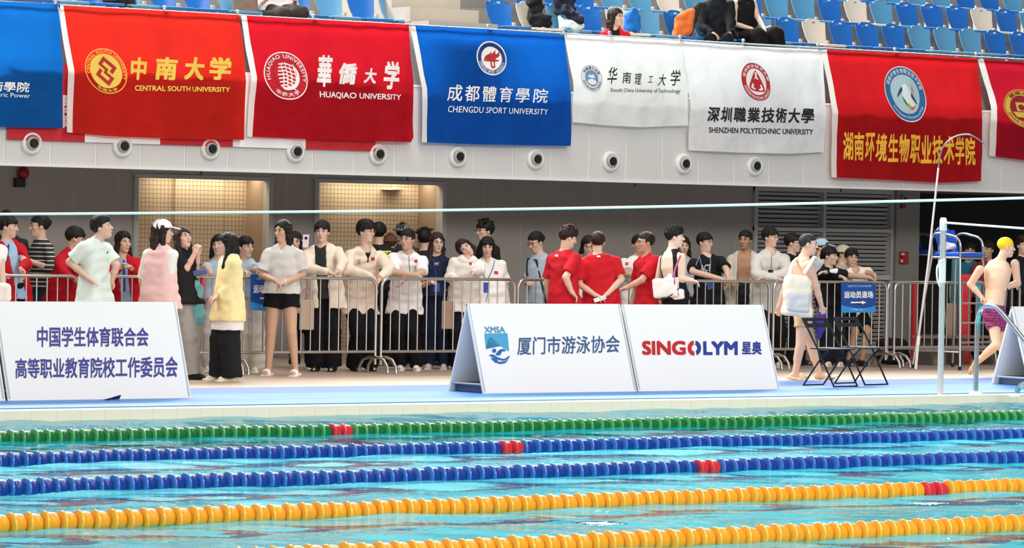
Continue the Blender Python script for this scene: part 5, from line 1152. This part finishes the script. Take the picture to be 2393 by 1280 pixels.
c = person('barefoot-legged swimmer with cream backpack walking right in tan slippers', 1886, 546, 3.75, 112, hd=88, hx=1890, nk=(1876, 606, 0), pel=(1878, 728, 0), hgt=1.72, topw=None, bot=dict(c='cbb48c', k='swim_shorts', len=.22, w=(.098, .10, .10), rise=.12), er=(1907, 668, -.14), wr=(1920, 716, -.10), wl=(1822, 712, .22), el=(1836, 668, .2), kr=(1872, 806, -.1), ar=(1858, 872, -.1), kl=(1896, 802, .15), al=(1914, 872, .2), ff=90, shoe=('slide', 'e8d3ac'), hair=('short', dict(ul=.066, rough=.3, t=.006)), hc='2b2e2c')
person('person in pale blue cap behind the walking swimmer', 1924, 557, 8.0, 75, hx=1921, topw=dict(c='c9cdd0'), bot=BLKT, shoe=SNB, lod=.6, hair=HS, cap=('cap', 'b7d3e8', 'pale blue cap'))
person('person in camouflage bucket hat behind the smiling pair', 1972, 572, 8.2, 60, topw=dict(c='b7ab98'), bot=BLKT, shoe=SNB, lod=.6, hair=HS, cap=('bucket', 'c4b8a6', 'beige hat'))
person('person in black jacket with tied dark hair, arms folded, smiling right', 1941, 576, 7.12, 28, hd=64, hx=1940, nd=-.06, fem=True, hgt=1.60, topw=dict(c='17181b', slv=1, loose=.05, sw=.066, cuff=.06, n='jacket', t=.016, collar=.04, hem=-.2), bot=dict(c='1d242a', w=(.094, .10, .10)), shoe=('slide', 'ece8e2'), wl=(1932, 636, -.4), el=(1972, 640, -.3), wr=(1962, 646, -.42), er=(1920, 640, -.2), hair=('tied', dict(len=.03, fringe=1)), smile=True)
person('smiling person in cream tee with forearms over the rail by the blue sign', 1998, 580, 7.1, 18, hd=14, hx=1991, nd=-.1, hgt=1.66, nk=(1998, 633, -.12), pel=(1996, 722, .2), topw=dict(c='ebe4d6', slv=.5, loose=.05, sw=.072, cuff=.074, hem=-.2), bot=dict(c='17181a', k='shorts', len=.42, w=(.094, .10, .10)), shoe=('shoe', '26282a'), wr=(2032, 648, -.46), er=(1986, 644, -.34), wl=(2044, 642, -.42), el=(2030, 638, -.2), hair=('short', dict(fringe=1, t=.016)), smile=True, sk='d', hgr=(.8, -.5, 0), hgl=(.1, -.9, 0))
tr = grid_mat('a8326e', '5a2a5c', .05, .035, .012, .6, 'XZ', .3, 'patterned_trunks')
person('swimmer in yellow cap and magenta trunks running away to the right', 2318, 553, 4.3, 140, hd=100, hx=2352, nk=(2334, 614, 0), pel=(2322, 722, 0), hgt=1.78, wide=1.08, topw=None, bot=dict(c='a8326e', m=tr, k='swim_trunks', len=.26, w=(.100, .098, .096), rise=.10), sho=((2290, 630, .0), (2372, 616, .05)), el=(2268, 664, .05), wl=(2292, 692, .0), er=(2378, 662, .1), wr=(2356, 668, -.05), kl=(2330, 806, -.12), al=(2283, 846, .1), kr=(2344, 800, .2), ar=(2350, 868, .2), ff=100, shoe=None, hair=(None, {}), cap=('swim', 'f2d413', 'yellow swim cap'), sk='e0bda2')
person('person in dark clothes standing in the dim bay beside the chair', 2306, 563, 8.6, -10, hd=-30, hx=2308, topw=dict(c='8a3038'), bot=BLKT, shoe=SNB, lod=.6, sk='d', hair=HS)
person('person in teal top in the dim bay behind the lifeguard chair', 2266, 566, 9.0, 0, topw=dict(c='1f6f86'), bot=BLKT, shoe=SNB, lod=.6, sk='d', hair=HS)
person('person in black at the right frame edge behind the yellow cap', 2392, 552, 7.5, 20, topw=dict(c='16181c', slv=1), bot=BLKT, shoe=SNB, lod=.6, hair=HSU, wr=(2368, 668, -.25))
# ---------------------------------------------------------------- spectators in the stand
ZS = zpan-.42
person('spectator in red jacket with long dark hair sitting behind the white flag', 1440, 18, 9.15, 12, hd=55, fem=True, z0=ZS, hgt=1.60, pel=(1437, 126, .05), kl=(1450, 118, -.3), kr=(1424, 118, -.3), al=(1450, 170, -.2), ar=(1424, 170, -.2), topw=dict(c='d01c28', slv=1, open=.05, n='jacket', loose=.05, collar=.05, sw=.066), inner=dict(c='1a1614'), bot=BLKT, shoe=SNB, hair=('long', dict(len=.26, ul=.066)), hc='2a1a14', wl=(1456, 100, -.2), wr=(1420, 100, -.2))
person('spectator in black jacket with phone, head above the frame', 1676, -52, 9.55, 8, z0=ZS, hgt=1.72, pel=(1680, 92, .05), kl=(1700, 92, -.42), kr=(1660, 92, -.42), al=(1702, 176, -.40), ar=(1660, 176, -.40), topw=dict(c='14161c', slv=1, n='jacket', loose=.06, collar=.05, sw=.072, t=.018), bot=BLKT, shoe=SNB, wl=(1704, 76, -.3), wr=(1666, 78, -.28), hair=HS)
person('spectator in black tank top and long black skirt, head above the frame', 1742, -58, 9.55, 34, z0=ZS, hgt=1.70, fem=True, sk='l', pel=(1744, 84, .05), kl=(1812, 82, -.3), kr=(1772, 86, -.42), al=(1822, 172, -.3), ar=(1790, 176, -.42), topw=dict(c='161417', slv=0, t=.008, loose=.02, n='tank_top', tank=1), bot=dict(c='151315', k='skirt', w=(.115, .12, .12)), shoe=SNB, wr=(1752, 66, -.25), er=(1716, 56, -.1), wl=(1786, 68, -.25), el=(1770, 40, 0), hair=HS)
person('spectator in white top and dark trousers sitting cross-legged, head above the frame', 636, -98, 9.6, 30, z0=ZS, hgt=1.70, pel=(640, 22, .05), kl=(704, 30, -.3), kr=(664, 34, -.42), al=(660, 40, -.3), ar=(624, 40, -.3), topw=dict(c='eae4e2', slv=.9, loose=.06, hem=-.1), bot=dict(c='3b3834', w=(.099, .09, .075)), shoe=('shoe', '8a8274'), wl=(690, 0, -.2), wr=(620, 0, -.2), hair=HS)
# ================================================================ things carried, hung and standing about
def blob(name, ops, col, label, cat, wr=.006, h=.010, group=None, m=None, at=None):
    V, F = solid(ops, h, wr); root = empty(name, at if at is not None else (V.min(0)+V.max(0))/2*[1, 1, 0]+[0, 0, V[:, 2].min()], label, cat, group)
    mesh_obj('body', V, F, m or mat(col, .75, spec=.25, noise=.07, nscale=10), root, True); return root
ID = np.array([ER, EV, UP])
def pbx(x, y, d, w, h, t, rad, ax=None): return ('a', p_box(DP(x, y, d), ID if ax is None else ax, (w/2, t/2, h/2), rad), .02)
def pxs(d): return FPX/d
# phone
d0 = dep(AT(712, 572, 7.3))-.06
ph = empty('phone', DP(714, 578, d0), 'white phone with round black camera held up in front of a face', 'phone')
MB().box(DP(714.5, 563, d0), (.072, .010, .150), np.array([ER, EV, nrm(UP+ER*.06)]), bev=.004).build('body', mat('e8dde0', .3), ph)
MB().lathe(DP(715.5, 556, d0)-EV*.006, -EV, [(0, .018), (.004, .018), (.006, .015)], 18).build('camera', mat('0e0e10', .2), ph, True)
# pale bag at the left edge
d1 = dep(AT(6, 682, 5.3)); blob('bag', [pbx(8, 684, d1-.2, .16, .20, .12, .05)], 'efe6da', 'pale cream bag hanging beside the person at the left frame edge', 'bag')
# parcel and two jackets over the arm of the person in the black tee
d2 = dep(AT(460, 650, 5.55))
pc_ = empty('parcel', DP(466, 640, d2), 'blue and brown wrapped parcel held above the draped jackets', 'parcel')
MB().box(DP(466, 637, d2), (.17, .10, .06), np.array([nrm(ER+UP*.18), EV, nrm(UP-ER*.18)]), bev=.012).build('wrapping', mat('51619c', .45, noise=.5, nscale=30), pc_)
MB().box(DP(472, 645, d2), (.13, .085, .03), np.array([nrm(ER+UP*.25), EV, nrm(UP-ER*.25)]), bev=.01).build('base', mat('a68f7c', .6, noise=.2, nscale=20), pc_)
blob('jacket', [('a', p_cone(DP(457, 662, d2), DP(459, 735, d2), .048, .062), 0), ('a', p_cone(DP(463, 665, d2+.04), DP(466, 745, d2+.04), .04, .06), .02), ('a', p_cone(DP(453, 700, d2-.02), DP(452, 765, d2-.02), .035, .035), .02), ('a', p_box(DP(452, 768, d2-.02), ID, (.036, .03, .03), .01), .004)], '6fb2bd', 'teal jacket draped over a forearm, sleeve hanging down', 'jacket', wr=.014)
blob('jacket', [('a', p_cone(DP(471, 652, d2+.10), DP(472, 706, d2+.10), .020, .026), 0), ('a', p_cone(DP(475, 655, d2+.12), DP(476, 712, d2+.12), .014, .02), .01)], 'cf3b58', 'crimson and pink jacket hanging behind the teal jacket', 'jacket', wr=.008)
# paper bags
def paper_bag(x, y0, y1, w, Y, col, label):
    d = dep(AT(x, y0, Y)); S = pxs(d); hgt = (y1-y0)/S; c = DP(x, (y0+y1)/2, d); root = empty('paper_bag', c-UP*hgt/2, label, 'bag', 'paper carrier bags behind the barriers')
    MB().box(c, (w/S, .11, hgt), ID, bev=.006).build('body', mat(col, .8, noise=.06, nscale=6, bump=.2), root)
    t = c+UP*hgt/2; MB().tube(bez([t-ER*.06, t-ER*.05+UP*.10, t+UP*.14, t+ER*.05+UP*.10, t+ER*.06], 5), .004, 5).build('handle', mat('8a7462', .8), root)
paper_bag(717, 701, 770, 33, 6.85, 'c9b39c', 'tan paper bag behind the barrier next to the black shorts')
paper_bag(1047, 703, 768, 29, 6.85, 'a58a78', 'brown paper bag hanging from the hand of the person in navy tee')
# paper in the hands of the red tee
d3 = dep(AT(1404, 690, 5.9))-.24
pp_ = empty('folded_paper', DP(1402, 700, d3), 'folded white paper held behind the back of the red tee', 'paper')
MB().box(DP(1402, 698, d3), (.15, .012, .05), np.array([nrm(ER+UP*.35), EV, nrm(UP-ER*.35)]), bev=.004).build('sheet', mat('e6e8ee', .5, noise=.08), pp_)
# white bag of the black swimsuit
d4 = dep(AT(1560, 668, 5.2))+.06
A4 = np.array([nrm(ER*.9+UP*.12-EV*.3), nrm(EV+ER*.3), nrm(UP-ER*.1)])
tb = blob('tote_bag', [('a', p_box(DP(1556, 672, d4), A4, (.15, .065, .115), .022), 0), ('a', p_cone(DP(1566, 645, d4), DP(1560, 668, d4), .03, .07), .03), ('a', p_box(DP(1586, 688, d4+.02), A4, (.07, .05, .06), .03), .02)], 'eceae6', 'white bag with pink strap slung on the back of the black swimsuit', 'bag', wr=.004)
MB().tube(bez([DP(1590, 597, d4+.10), DP(1584, 612, d4+.04), DP(1577, 633, d4-.03), DP(1576, 655, d4-.085), DP(1578, 672, d4-.085), DP(1585, 690, d4-.06)], 5), .012, 6).build('strap', mat('a5506e', .6), tb, True)
MB().tube(bez([DP(1536, 700, d4-.06), DP(1556, 697, d4-.08), DP(1578, 682, d4-.085), DP(1588, 672, d4-.06)], 5), .007, 6).build('drawcord', BLACK, tb, True)
# cream backpack
d5 = dep(AT(1866, 690, 3.75))-.26
W5 = nrm(ER*.96+EV*.28); T5 = np.cross(UP, W5); A5 = np.array([W5, T5, nrm(UP+W5*.10)]); A5[1] = np.cross(A5[2], A5[0])
bp = blob('backpack', [('a', p_box(DP(1863, 690, d5), A5, (.165, .095, .235), .085), 0), ('a', p_box(DP(1862, 728, d5), A5, (.172, .10, .055), .04), .03)], 'efe6d0', 'cream backpack on the bare back of the walking swimmer', 'backpack', wr=.005)
V, F = solid([('a', p_box(DP(1863, 704, d5)-T5*0-A5[1]*(-.0)-EV*.085, A5, (.145, .05, .125), .045), 0)], .009, .005); o = mesh_obj('front_pocket', V, F, mat('d4d3d2', .6, noise=.06, nscale=8), bp, True); o['label'] = 'pale grey front pocket'
MB().box(DP(1859, 662, d5)-EV*.098, (.045, .006, .012), A5).build('logo_tag', mat('4a463e', .5), bp)
MB().tube(bez([DP(1880, 637, d5+.0), DP(1893, 618, d5+.08), DP(1902, 602, d5+.16), DP(1909, 606, d5+.30)], 5), [.022]*15+[.02], 8).build('strap', mat('f2ead8', .7), bp, True)
MB().tube(bez([DP(1846, 640, d5+.02), DP(1850, 618, d5+.2), DP(1862, 604, d5+.36)], 5), .018, 8).build('strap', mat('f2ead8', .7), bp, True)
# violet cloth in the swimmer's hand
d6 = dep(AT(1920, 730, 3.7))-.10
blob('cloth', [('a', p_cone(DP(1921, 728, d6), DP(1918, 752, d6), .028, .085), 0), ('a', p_cone(DP(1918, 752, d6), DP(1914, 792, d6), .085, .012), .02)], '3d348f', 'violet cloth dangling from the hand of the walking swimmer', 'cloth', wr=.008)
blob('tissue', [pbx(1947, 633, dep(AT(1947, 633, 6.75)), .10, .055, .03, .012)], 'eef0f0', 'crumpled white tissue in the folded arms of the black jacket', 'tissue', wr=.010, h=.007)
# blue plastic corner poking from under the left board
bl = empty('plastic_sheet', FL(255, 934), 'crumpled corner of dark blue plastic sheet under the lettered board', 'sheet')
MB().prism([FL(226, 938)-[0, .03, 0], FL(240, 937.5)-[0, .03, -.02], FL(262, 937)-[0, .03, -.015], FL(274, 936.5)-[0, .03, -.02], FL(277, 937)+[0, -.04, .062], FL(262, 937)+[0, -.05, .034], FL(248, 937)+[0, -.05, .012], FL(240, 937)+[0, -.05, .026]], (0, -.012, 0)).build('sheet', mat('16386e', .35, noise=.2), bl)
# ---------------------------------------------------------------- folding chairs by the pool
def folding_chair(px, py, ddep, label, fa=-44):
    c = FL(px, py); c = c+EV*ddep+ER*0; c = np.array([XA(px, c[1], 0), c[1], 0.0])
    a = math.radians(fa); f = ER*math.cos(a)+EV*math.sin(a); s = np.cross(UP, f); root = empty('folding_chair', c+UP*.012, label, 'chair', 'black folding chairs by the pool')
    z0 = .024; m = mat('1d1d20', .4); P = lambda F_, S_, Z: c+f*F_+s*S_+UP*Z
    w = .205
    MB().tube([P(-.20, w, .70), P(-.02, w, .43), P(.22, w, z0), P(.22, -w, z0), P(-.02, -w, .43), P(-.20, -w, .70)], .011, 8).build('back_frame', m, root, True)
    v = .175
    MB().tube([P(.12, v, .425), P(-.02, v, .30), P(-.24, v, z0), P(-.24, -v, z0), P(-.02, -v, .30), P(.12, -v, .425)], .010, 8).build('leg_frame', m, root, True)
    MB().box(P(.02, 0, .435), (.36, .345, .018), np.array([f, s, UP]), bev=.008).build('seat', m, root)
    up_ = nrm(P(-.20, 0, .70)-P(-.02, 0, .43)); fo = np.cross(s, up_); b = MB(); Rb = np.array([s, up_, fo]); bc = P(-.215, 0, .715)
    b.box(bc+up_*.045, (.43, .04, .016), Rb, bev=.006); b.box(bc-up_*.035, (.43, .05, .016), Rb, bev=.006)
    for sg in (1, -1): b.box(bc+s*sg*.185, (.06, .12, .0158), Rb, bev=.006)
    b.build('backrest', m, root)
folding_chair(1940, 905.5, 0, 'black folding chair nearest to the lettered boards')
folding_chair(2012, 904.0, .30, 'black folding chair in front of the blue arrow sign')
# ---------------------------------------------------------------- chrome post with white cap and line
p0 = FL(2197, 922, .004); pt = empty('metal_post', p0, 'upright chrome post with white cap and white tape at the pool edge', 'post')
MB().tube([p0, p0+UP*1.80], .033, 14).build('tube', mat('d6d9da', .25, .45), pt, True)
o = MB().tube([p0+UP*1.76, p0+UP*1.87, p0+UP*1.90], [.040, .040, .028], 14).build('cap', mat('eef0f0', .5), pt, True)
MB().tube([p0+UP*1.20, p0+UP*1.45], .038, 14).build('tape', mat('e9ecee', .6), pt, True)
MB().tube(bez([p0+UP*1.46+ER*.02-EV*.04, p0+UP*1.38-ER*.06-EV*.05, p0+UP*1.24-ER*.06-EV*.05, p0+UP*1.16-ER*.03-EV*.04], 5), .010, 6).build('cord', mat('eef0f0', .6), pt, True)
dl = dep(p0)
tag(MB().tube(bez([DP(2207, 520, dl), DP(2300, 527, dl-1.4), DP(2470, 539, dl-4), DP(2800, 560, dl-9)], 6), .012, 7).build('thin_line', mat('f2f2ee', .5)), 'thin white line tied to the capped chrome post, running out right', 'line')
# ---------------------------------------------------------------- pool ladder
def at_y(base, dy, z): return base+np.array([0, -dy, z])
l0 = FL(2280, 921, .004); la_ = empty('pool_ladder', l0, 'polished steel pool ladder rails curving into the water', 'ladder')
MB().tube([at_y(l0, 0, 0), at_y(l0, 0, .74)]+bez([at_y(l0, 0, .78), at_y(l0, .06, .92), at_y(l0, .22, .965), at_y(l0, .40, .88), at_y(l0, .9, .47), at_y(l0, 1.25, .17), at_y(l0, 1.45, -.3), at_y(l0, 1.5, -1.0)], 6), .027, 14).build('rail', CHROME, la_, True)
l1 = FL(2375, 926, .004)
MB().tube(bez([at_y(l1, 0, 0), at_y(l1, .03, .08), at_y(l1, .12, .14), at_y(l1, .5, .20), at_y(l1, 1.1, .15), at_y(l1, 1.4, -.2), at_y(l1, 1.5, -1.0)], 6), .027, 14).build('rail', CHROME, la_, True)
for q in (l0, l1): MB().lathe(q, UP, [(0, .075), (.018, .072), (.03, .05), (.034, .03)], 18).build('flange', mat('f0eee8', .4), la_, True)
# ---------------------------------------------------------------- lifeguard chairs
def guard_chair(feet, label, z_s=1.43):
    F4 = [np.asarray(p, float) for p in feet]; c = sum(F4)/4; root = empty('lifeguard_chair', c, label, 'chair', 'tall lifeguard chairs')
    T = [c+(p-c)*.60+UP*z_s for p in F4]                    # BL, FL, FR, BR
    wv = nrm(T[2]-T[1]); fv = nrm(T[1]-T[0]); m = STEEL
    for p, t in zip(F4, T):
        MB().tube([p+UP*.03, t], .017, 10).build('leg', m, root, True); MB().tube([p+UP*.0, p+UP*.05], .022, 10).build('foot', BLACK, root, True)
    for a, b in ((T[0], T[1]), (T[3], T[2])):
        up_ = UP*.30
        MB().tube(bez([b, b+up_*.55, b+up_*.85-fv*.05, b+up_*.98-fv*.18, a+up_*1.05+fv*.10, a+up_*.9, a+up_*.3, a], 5), .017, 10).build('arm_rail', CHROME, root, True)
    s = MB(); s.tube([T[0], T[1], T[2], T[3]], .016, 8, True); s.build('seat_frame', m, root, True)
    for z in (.35, .60, .85, 1.12):
        k = z/z_s; a = F4[1]+(T[1]-F4[1])*k; b = F4[2]+(T[2]-F4[2])*k; MB().tube([a, b], .013, 8).build('rung', m, root, True)
    for a, b in ((0, 1), (3, 2), (0, 3)):
        k = .16; MB().tube([F4[a]+(T[a]-F4[a])*k, F4[b]+(T[b]-F4[b])*k], .012, 8).build('brace', m, root, True)
    cc = sum(T)/4; w = np.linalg.norm(T[2]-T[1]); l = np.linalg.norm(T[1]-T[0]); blue = mat('1458c8', .35, spec=.5)
    MB().box(cc+UP*.045+fv*.02, (l*1.0, w*.94, .06), np.array([fv, wv, UP]), bev=.022).build('seat', blue, root, True)
    V, Fc = seat_shell(.36, .40, .34); ax = np.array([wv, -fv, UP]); q = (np.array(V)*[w*.94/.42, 1, 1])@np.array([wv, -fv, UP])+T[0]*.5+T[3]*.5+UP*.06+fv*.06
    b = MB(); b.add(q, Fc); b.build('backrest', blue, root, True)
    return root, cc, fv, wv
gc, gcc, gfv, gwv = guard_chair([FL(2132, 860), FL(2243, 865), FL(2330, 862), FL(2226, 857)], 'tall steel lifeguard chair with blue seat behind the capped post')
blob('towel', [('a', p_ell(gcc-gfv*.10-gwv*.10+UP*.130, np.array([gfv, gwv, UP]), (.11, .12, .05)), 0)], 'c8c4da', 'crumpled pale lilac towel on the blue lifeguard seat', 'towel', wr=.022, h=.009)
yb = 12.2; xg = float(XA(2168, yb, 0))
guard_chair([(xg-.55, yb-.1, 0), (xg-.15, yb-.5, 0), (xg+.3, yb-.1, 0), (xg-.1, yb+.3, 0)], 'second lifeguard chair in the dim bay, mostly in shadow')
# long pole with a hooked end leaning on the chair
dpole = dep(FL(2140, 863))
hp = empty('rescue_pole', DP(2140, 863, dpole), 'long white rescue pole with curved metal hook leaning by the chair', 'pole')
MB().tube([DP(2140, 862, dpole), DP(2146, 793, dpole)], .019, 10).build('grip', mat('eceae6', .5), hp, True)
MB().tube([DP(2146, 793, dpole), DP(2169, 617, dpole), DP(2193, 392, dpole)], [.015, .0145, .013], 10).build('shaft', mat('dcdad8', .35), hp, True)
MB().tube([DP(2145, 806, dpole), DP(2147, 785, dpole)], .024, 10).build('joint', mat('f2f1ee', .5), hp, True)
MB().tube(bez([DP(2193, 392, dpole), DP(2197, 362, dpole), DP(2208, 337, dpole), DP(2232, 319, dpole), DP(2262, 314, dpole), DP(2284, 324, dpole), DP(2302, 338, dpole)], 6), .010, 8).build('hook', mat('aeb6bc', .25, .9), hp, True)
# things stored behind the right-hand barriers
def plank(name, x, y0, y1, w, Y, col, label, cat, t=.06, lean=0.0, round_=.05):
    zt_ = float(AT(x, y0, Y)[2]); d = dep(AT(x, (y0+y1)/2, Y)); S = pxs(d); hgt = zt_-.0
    c = np.array([XA(x, Y, .3), Y, hgt/2]); root = empty(name, [c[0], c[1], 0], label, cat)
    V, F = solid([('a', p_box(c, np.array([nrm(ER), nrm(EV), UP]), (w/S/2, t/2, hgt/2), min(round_, w/S/2*.9, t/2*.95)), 0)], .012); mesh_obj('panel', V, F, mat(col, .5, noise=.05), root, True); return root
plank('rescue_board', 2253, 640, 800, 30, 7.55, 'd41f2c', 'red rescue board standing behind the lifeguard chair ladder', 'board')
plank('rescue_board', 2137, 655, 800, 16, 8.4, 'b3202a', 'dark red rescue board standing by the grey pier', 'board')
plank('foam_mat', 2231, 606, 800, 22, 7.9, '1f7d92', 'teal foam mat standing upright behind the red rescue board', 'mat')
plank('foam_mat', 2285, 655, 800, 14, 7.7, '2aa0bc', 'light blue foam mat right of the red rescue board', 'mat')
plank('wooden_panel', 2222, 708, 800, 24, 7.45, 'a08a72', 'beige wooden panel standing in front of the teal mat', 'panel', t=.03, round_=.008)
bn2 = empty('low_bench', (float(XA(2228, 7.2, .3)), 7.2, 0), 'low slatted bench behind the right-hand barriers', 'bench')
bx0, bx1 = float(XA(2150, 7.25, .3)), float(XA(2312, 7.25, .3))
for k in range(3): MB().box(((bx0+bx1)/2, 7.12+.12*k, .37), (bx1-bx0, .09, .03)).build('slat', mat('8d8078', .6, noise=.1), bn2)
for x in (bx0+.08, (bx0+bx1)/2, bx1-.08): MB().box((x, 7.24, .18), (.04, .30, .35)).build('leg', mat('5a5652', .5), bn2)
blob('holdall', [('a', p_box(np.array([XA(2086, 7.5, .1), 7.5, .17]), np.eye(3), (.20, .16, .165), .09), 0)], '17181a', 'black holdall on the floor where the barriers meet', 'bag', wr=.012)
# ---------------------------------------------------------------- fittings on the wall
al = empty('fire_alarm', AT(2109, 602, YBACK-.12), 'red fire alarm box with white labels on the grey pier', 'alarm box')
a0, a1 = AT(2102, 588, YBACK-.1), AT(2116, 616, YBACK-.1)
MB().box((a0+a1)/2-[0, .035, 0], (abs(a1[0]-a0[0]), .07, abs(a0[2]-a1[2])), bev=.008).build('box', mat('b51722', .4), al)
for q, mm in (([(2106, 591), (2114, 591), (2114, 596), (2106, 596)], 'e6dcdc'), ([(2105, 606), (2110, 606), (2110, 613), (2105, 613)], 'e6dcdc')):
    P = [AT(x, y, YBACK-.172) for x, y in q]; MB().prism(P, (0, .004, 0)).build('label_plate', mat(mm, .5), al)
al2 = empty('call_point', AT(2110, 485, YBACK-.1), 'small red call point high on the grey pier', 'alarm box'); b0 = AT(2110, 482, YBACK-.12); MB().box(b0, (.075, .05, .06), bev=.006).build('box', mat('8f1a1e', .4), al2)
cm_ = empty('security_camera', AT(2113, 463, YBACK-.1), 'small dome security camera at the top of the grey pier', 'camera'); b0 = AT(2113, 461, YBACK-.13)
MB().box(b0, (.10, .06, .05), bev=.01).build('mount', mat('8a8a88', .5), cm_); MB().sphere(b0-[0, .02, .03], .032).build('dome', mat('141416', .15), cm_, True)
be = empty('alarm_bell', AT(46, 405, YBACK), 'red alarm bell above a dark box on the wall at far left', 'bell')
b0 = AT(51, 404, YBACK); MB().lathe(b0, (0, -1, 0), [(0, .045), (.03, .05), (.035, .075), (.06, .072), (.08, .05), (.085, .015)], 20).build('gong', mat('9c1a20', .35), be, True)
b0 = AT(42, 427, YBACK); MB().box(b0-[0, .04, 0], (.13, .08, .11), bev=.008).build('box', mat('2a3036', .5), be)
for i, (x, y, l) in enumerate(((470, 401, 'over the left tiled lobby'), (953, 416, 'over the right tiled lobby'), (1484, 431, 'above the black tee at the rail'), (1965, 445, 'above the louvred grille'))):
    Ys = 9.3; p = AT(x, y, Ys); zt_ = ZB+.02; sp_ = empty('sprinkler', (p[0], Ys, zt_), 'small ceiling sprinkler '+l, 'sprinkler', 'sprinklers under the balcony')
    s = MB(); s.tube([(p[0], Ys, zt_), (p[0], Ys, zt_-.05)], .010); s.lathe((p[0], Ys, zt_-.05), (0, 0, -1), [(0, .012), (.02, .010), (.022, .022), (.026, .022)], 10); s.build('head', mat('4a4a4c', .4, .6), sp_)
Yl = YBACK+.55; p = AT(920, 444, Yl); lp = empty('pendant_lamp', (p[0], Yl, p[2]), 'flat disc pendant lamp in the right tiled lobby', 'lamp')
MB().lathe((p[0], Yl, p[2]), UP, [(0, .16), (.012, .165), (.02, .10), (.03, .02)], 24).build('shade', mat('e6d8b8', .4), lp, True); MB().tube([(p[0], Yl, p[2]+.02), (p[0], Yl, 2.62)], .008).build('rod', mat('d8c8a0', .4), lp)
# ---------------------------------------------------------------- belongings on the seats
def sdep(x, y, dy=0): return dep(AT(x, y, Y1-.15+dy))
x_ = sdep(572, 20); blob('paper_bag', [pbx(573, 8, x_-.1, .30, .24, .16, .02)], '8a7463', 'brown paper bag on a front-row seat left of the seated legs', 'bag', wr=.003)
x_ = sdep(1258, 30); blob('coat', [pbx(1250, 18, x_-.05, .20, .36, .12, .06), pbx(1262, 48, x_-.12, .30, .18, .18, .06)], '131315', 'black coat hung over the cream seat right of the stairs', 'coat', wr=.014)
x_ = sdep(1320, 20); blob('coat', [pbx(1318, 10, x_, .28, .28, .14, .06), ('a', p_cone(DP(1325, 24, x_-.12), DP(1358, 50, x_-.22), .08, .05), .04)], '1b2034', 'navy coat heaped on the seat beside the white bundle', 'coat', wr=.018)
x_ = sdep(1335, 62); blob('cloth_bundle', [('a', p_ell(DP(1335, 62, x_-.2), ID, (.17, .12, .085)), 0), ('a', p_cone(DP(1316, 52, x_-.2), DP(1308, 42, x_-.2), .05, .02), .03)], 'd4dedb', 'white cloth bundle under the navy coat', 'bundle', wr=.018)
x_ = sdep(1480, 55); rb = blob('drawstring_bag', [pbx(1478, 52, x_-.12, .22, .26, .14, .06), ('a', p_cone(DP(1480, 34, x_-.12), DP(1482, 26, x_-.12), .07, .05), .03)], '1a66b4', 'bright blue drawstring bag beside the red jacket in the stand', 'bag', wr=.014)
x_ = sdep(1598, 50); rb = blob('backpack', [('a', p_box(DP(1598, 58, x_-.12), np.array([nrm(ER-UP*.15), EV, nrm(UP+ER*-.35)]), (.13, .10, .17), .06), 0)], 'd9682e', 'orange backpack leaning on the seats beside the black jacket', 'backpack', wr=.010)
V, F = solid([('a', p_box(DP(1618, 48, x_-.10), np.array([nrm(ER-UP*.3), EV, nrm(UP-ER*.45)]), (.05, .09, .20), .04), 0)], .01, .012); o = mesh_obj('back_panel', V, F, mat('24231f', .8), rb, True); o['label'] = 'dark back panel with straps'
x_ = sdep(300, 5); blob('bag', [pbx(296, 2, x_-.1, .22, .15, .2, .05), pbx(260, 6, x_-.1, .2, .08, .2, .04)], '25221f', 'dark bag on the front-row seats at upper left', 'bag', wr=.012)
pq = empty('phone', DP(1705, 72, dep(AT(1705, 72, 9.3))), 'dark phone in the hands of the spectator in black jacket', 'phone'); MB().box(DP(1706, 70, dep(AT(1705, 72, 9.3))-.12), (.10, .05, .012), np.array([nrm(ER+UP*.3), EV, nrm(UP-ER*.3)]), bev=.004).build('body', mat('202226', .2), pq)
pq = empty('tissue_pack', DP(1797, 64, dep(AT(1797, 64, 9.3))), 'small white pack resting on the long black skirt', 'pack'); MB().box(DP(1795, 64, dep(AT(1797, 64, 9.3))-.12), (.09, .05, .035), np.array([nrm(ER+UP*.35), EV, nrm(UP-ER*.35)]), bev=.008).build('body', mat('dfe6ea', .5), pq)
bpy.context.view_layer.update()
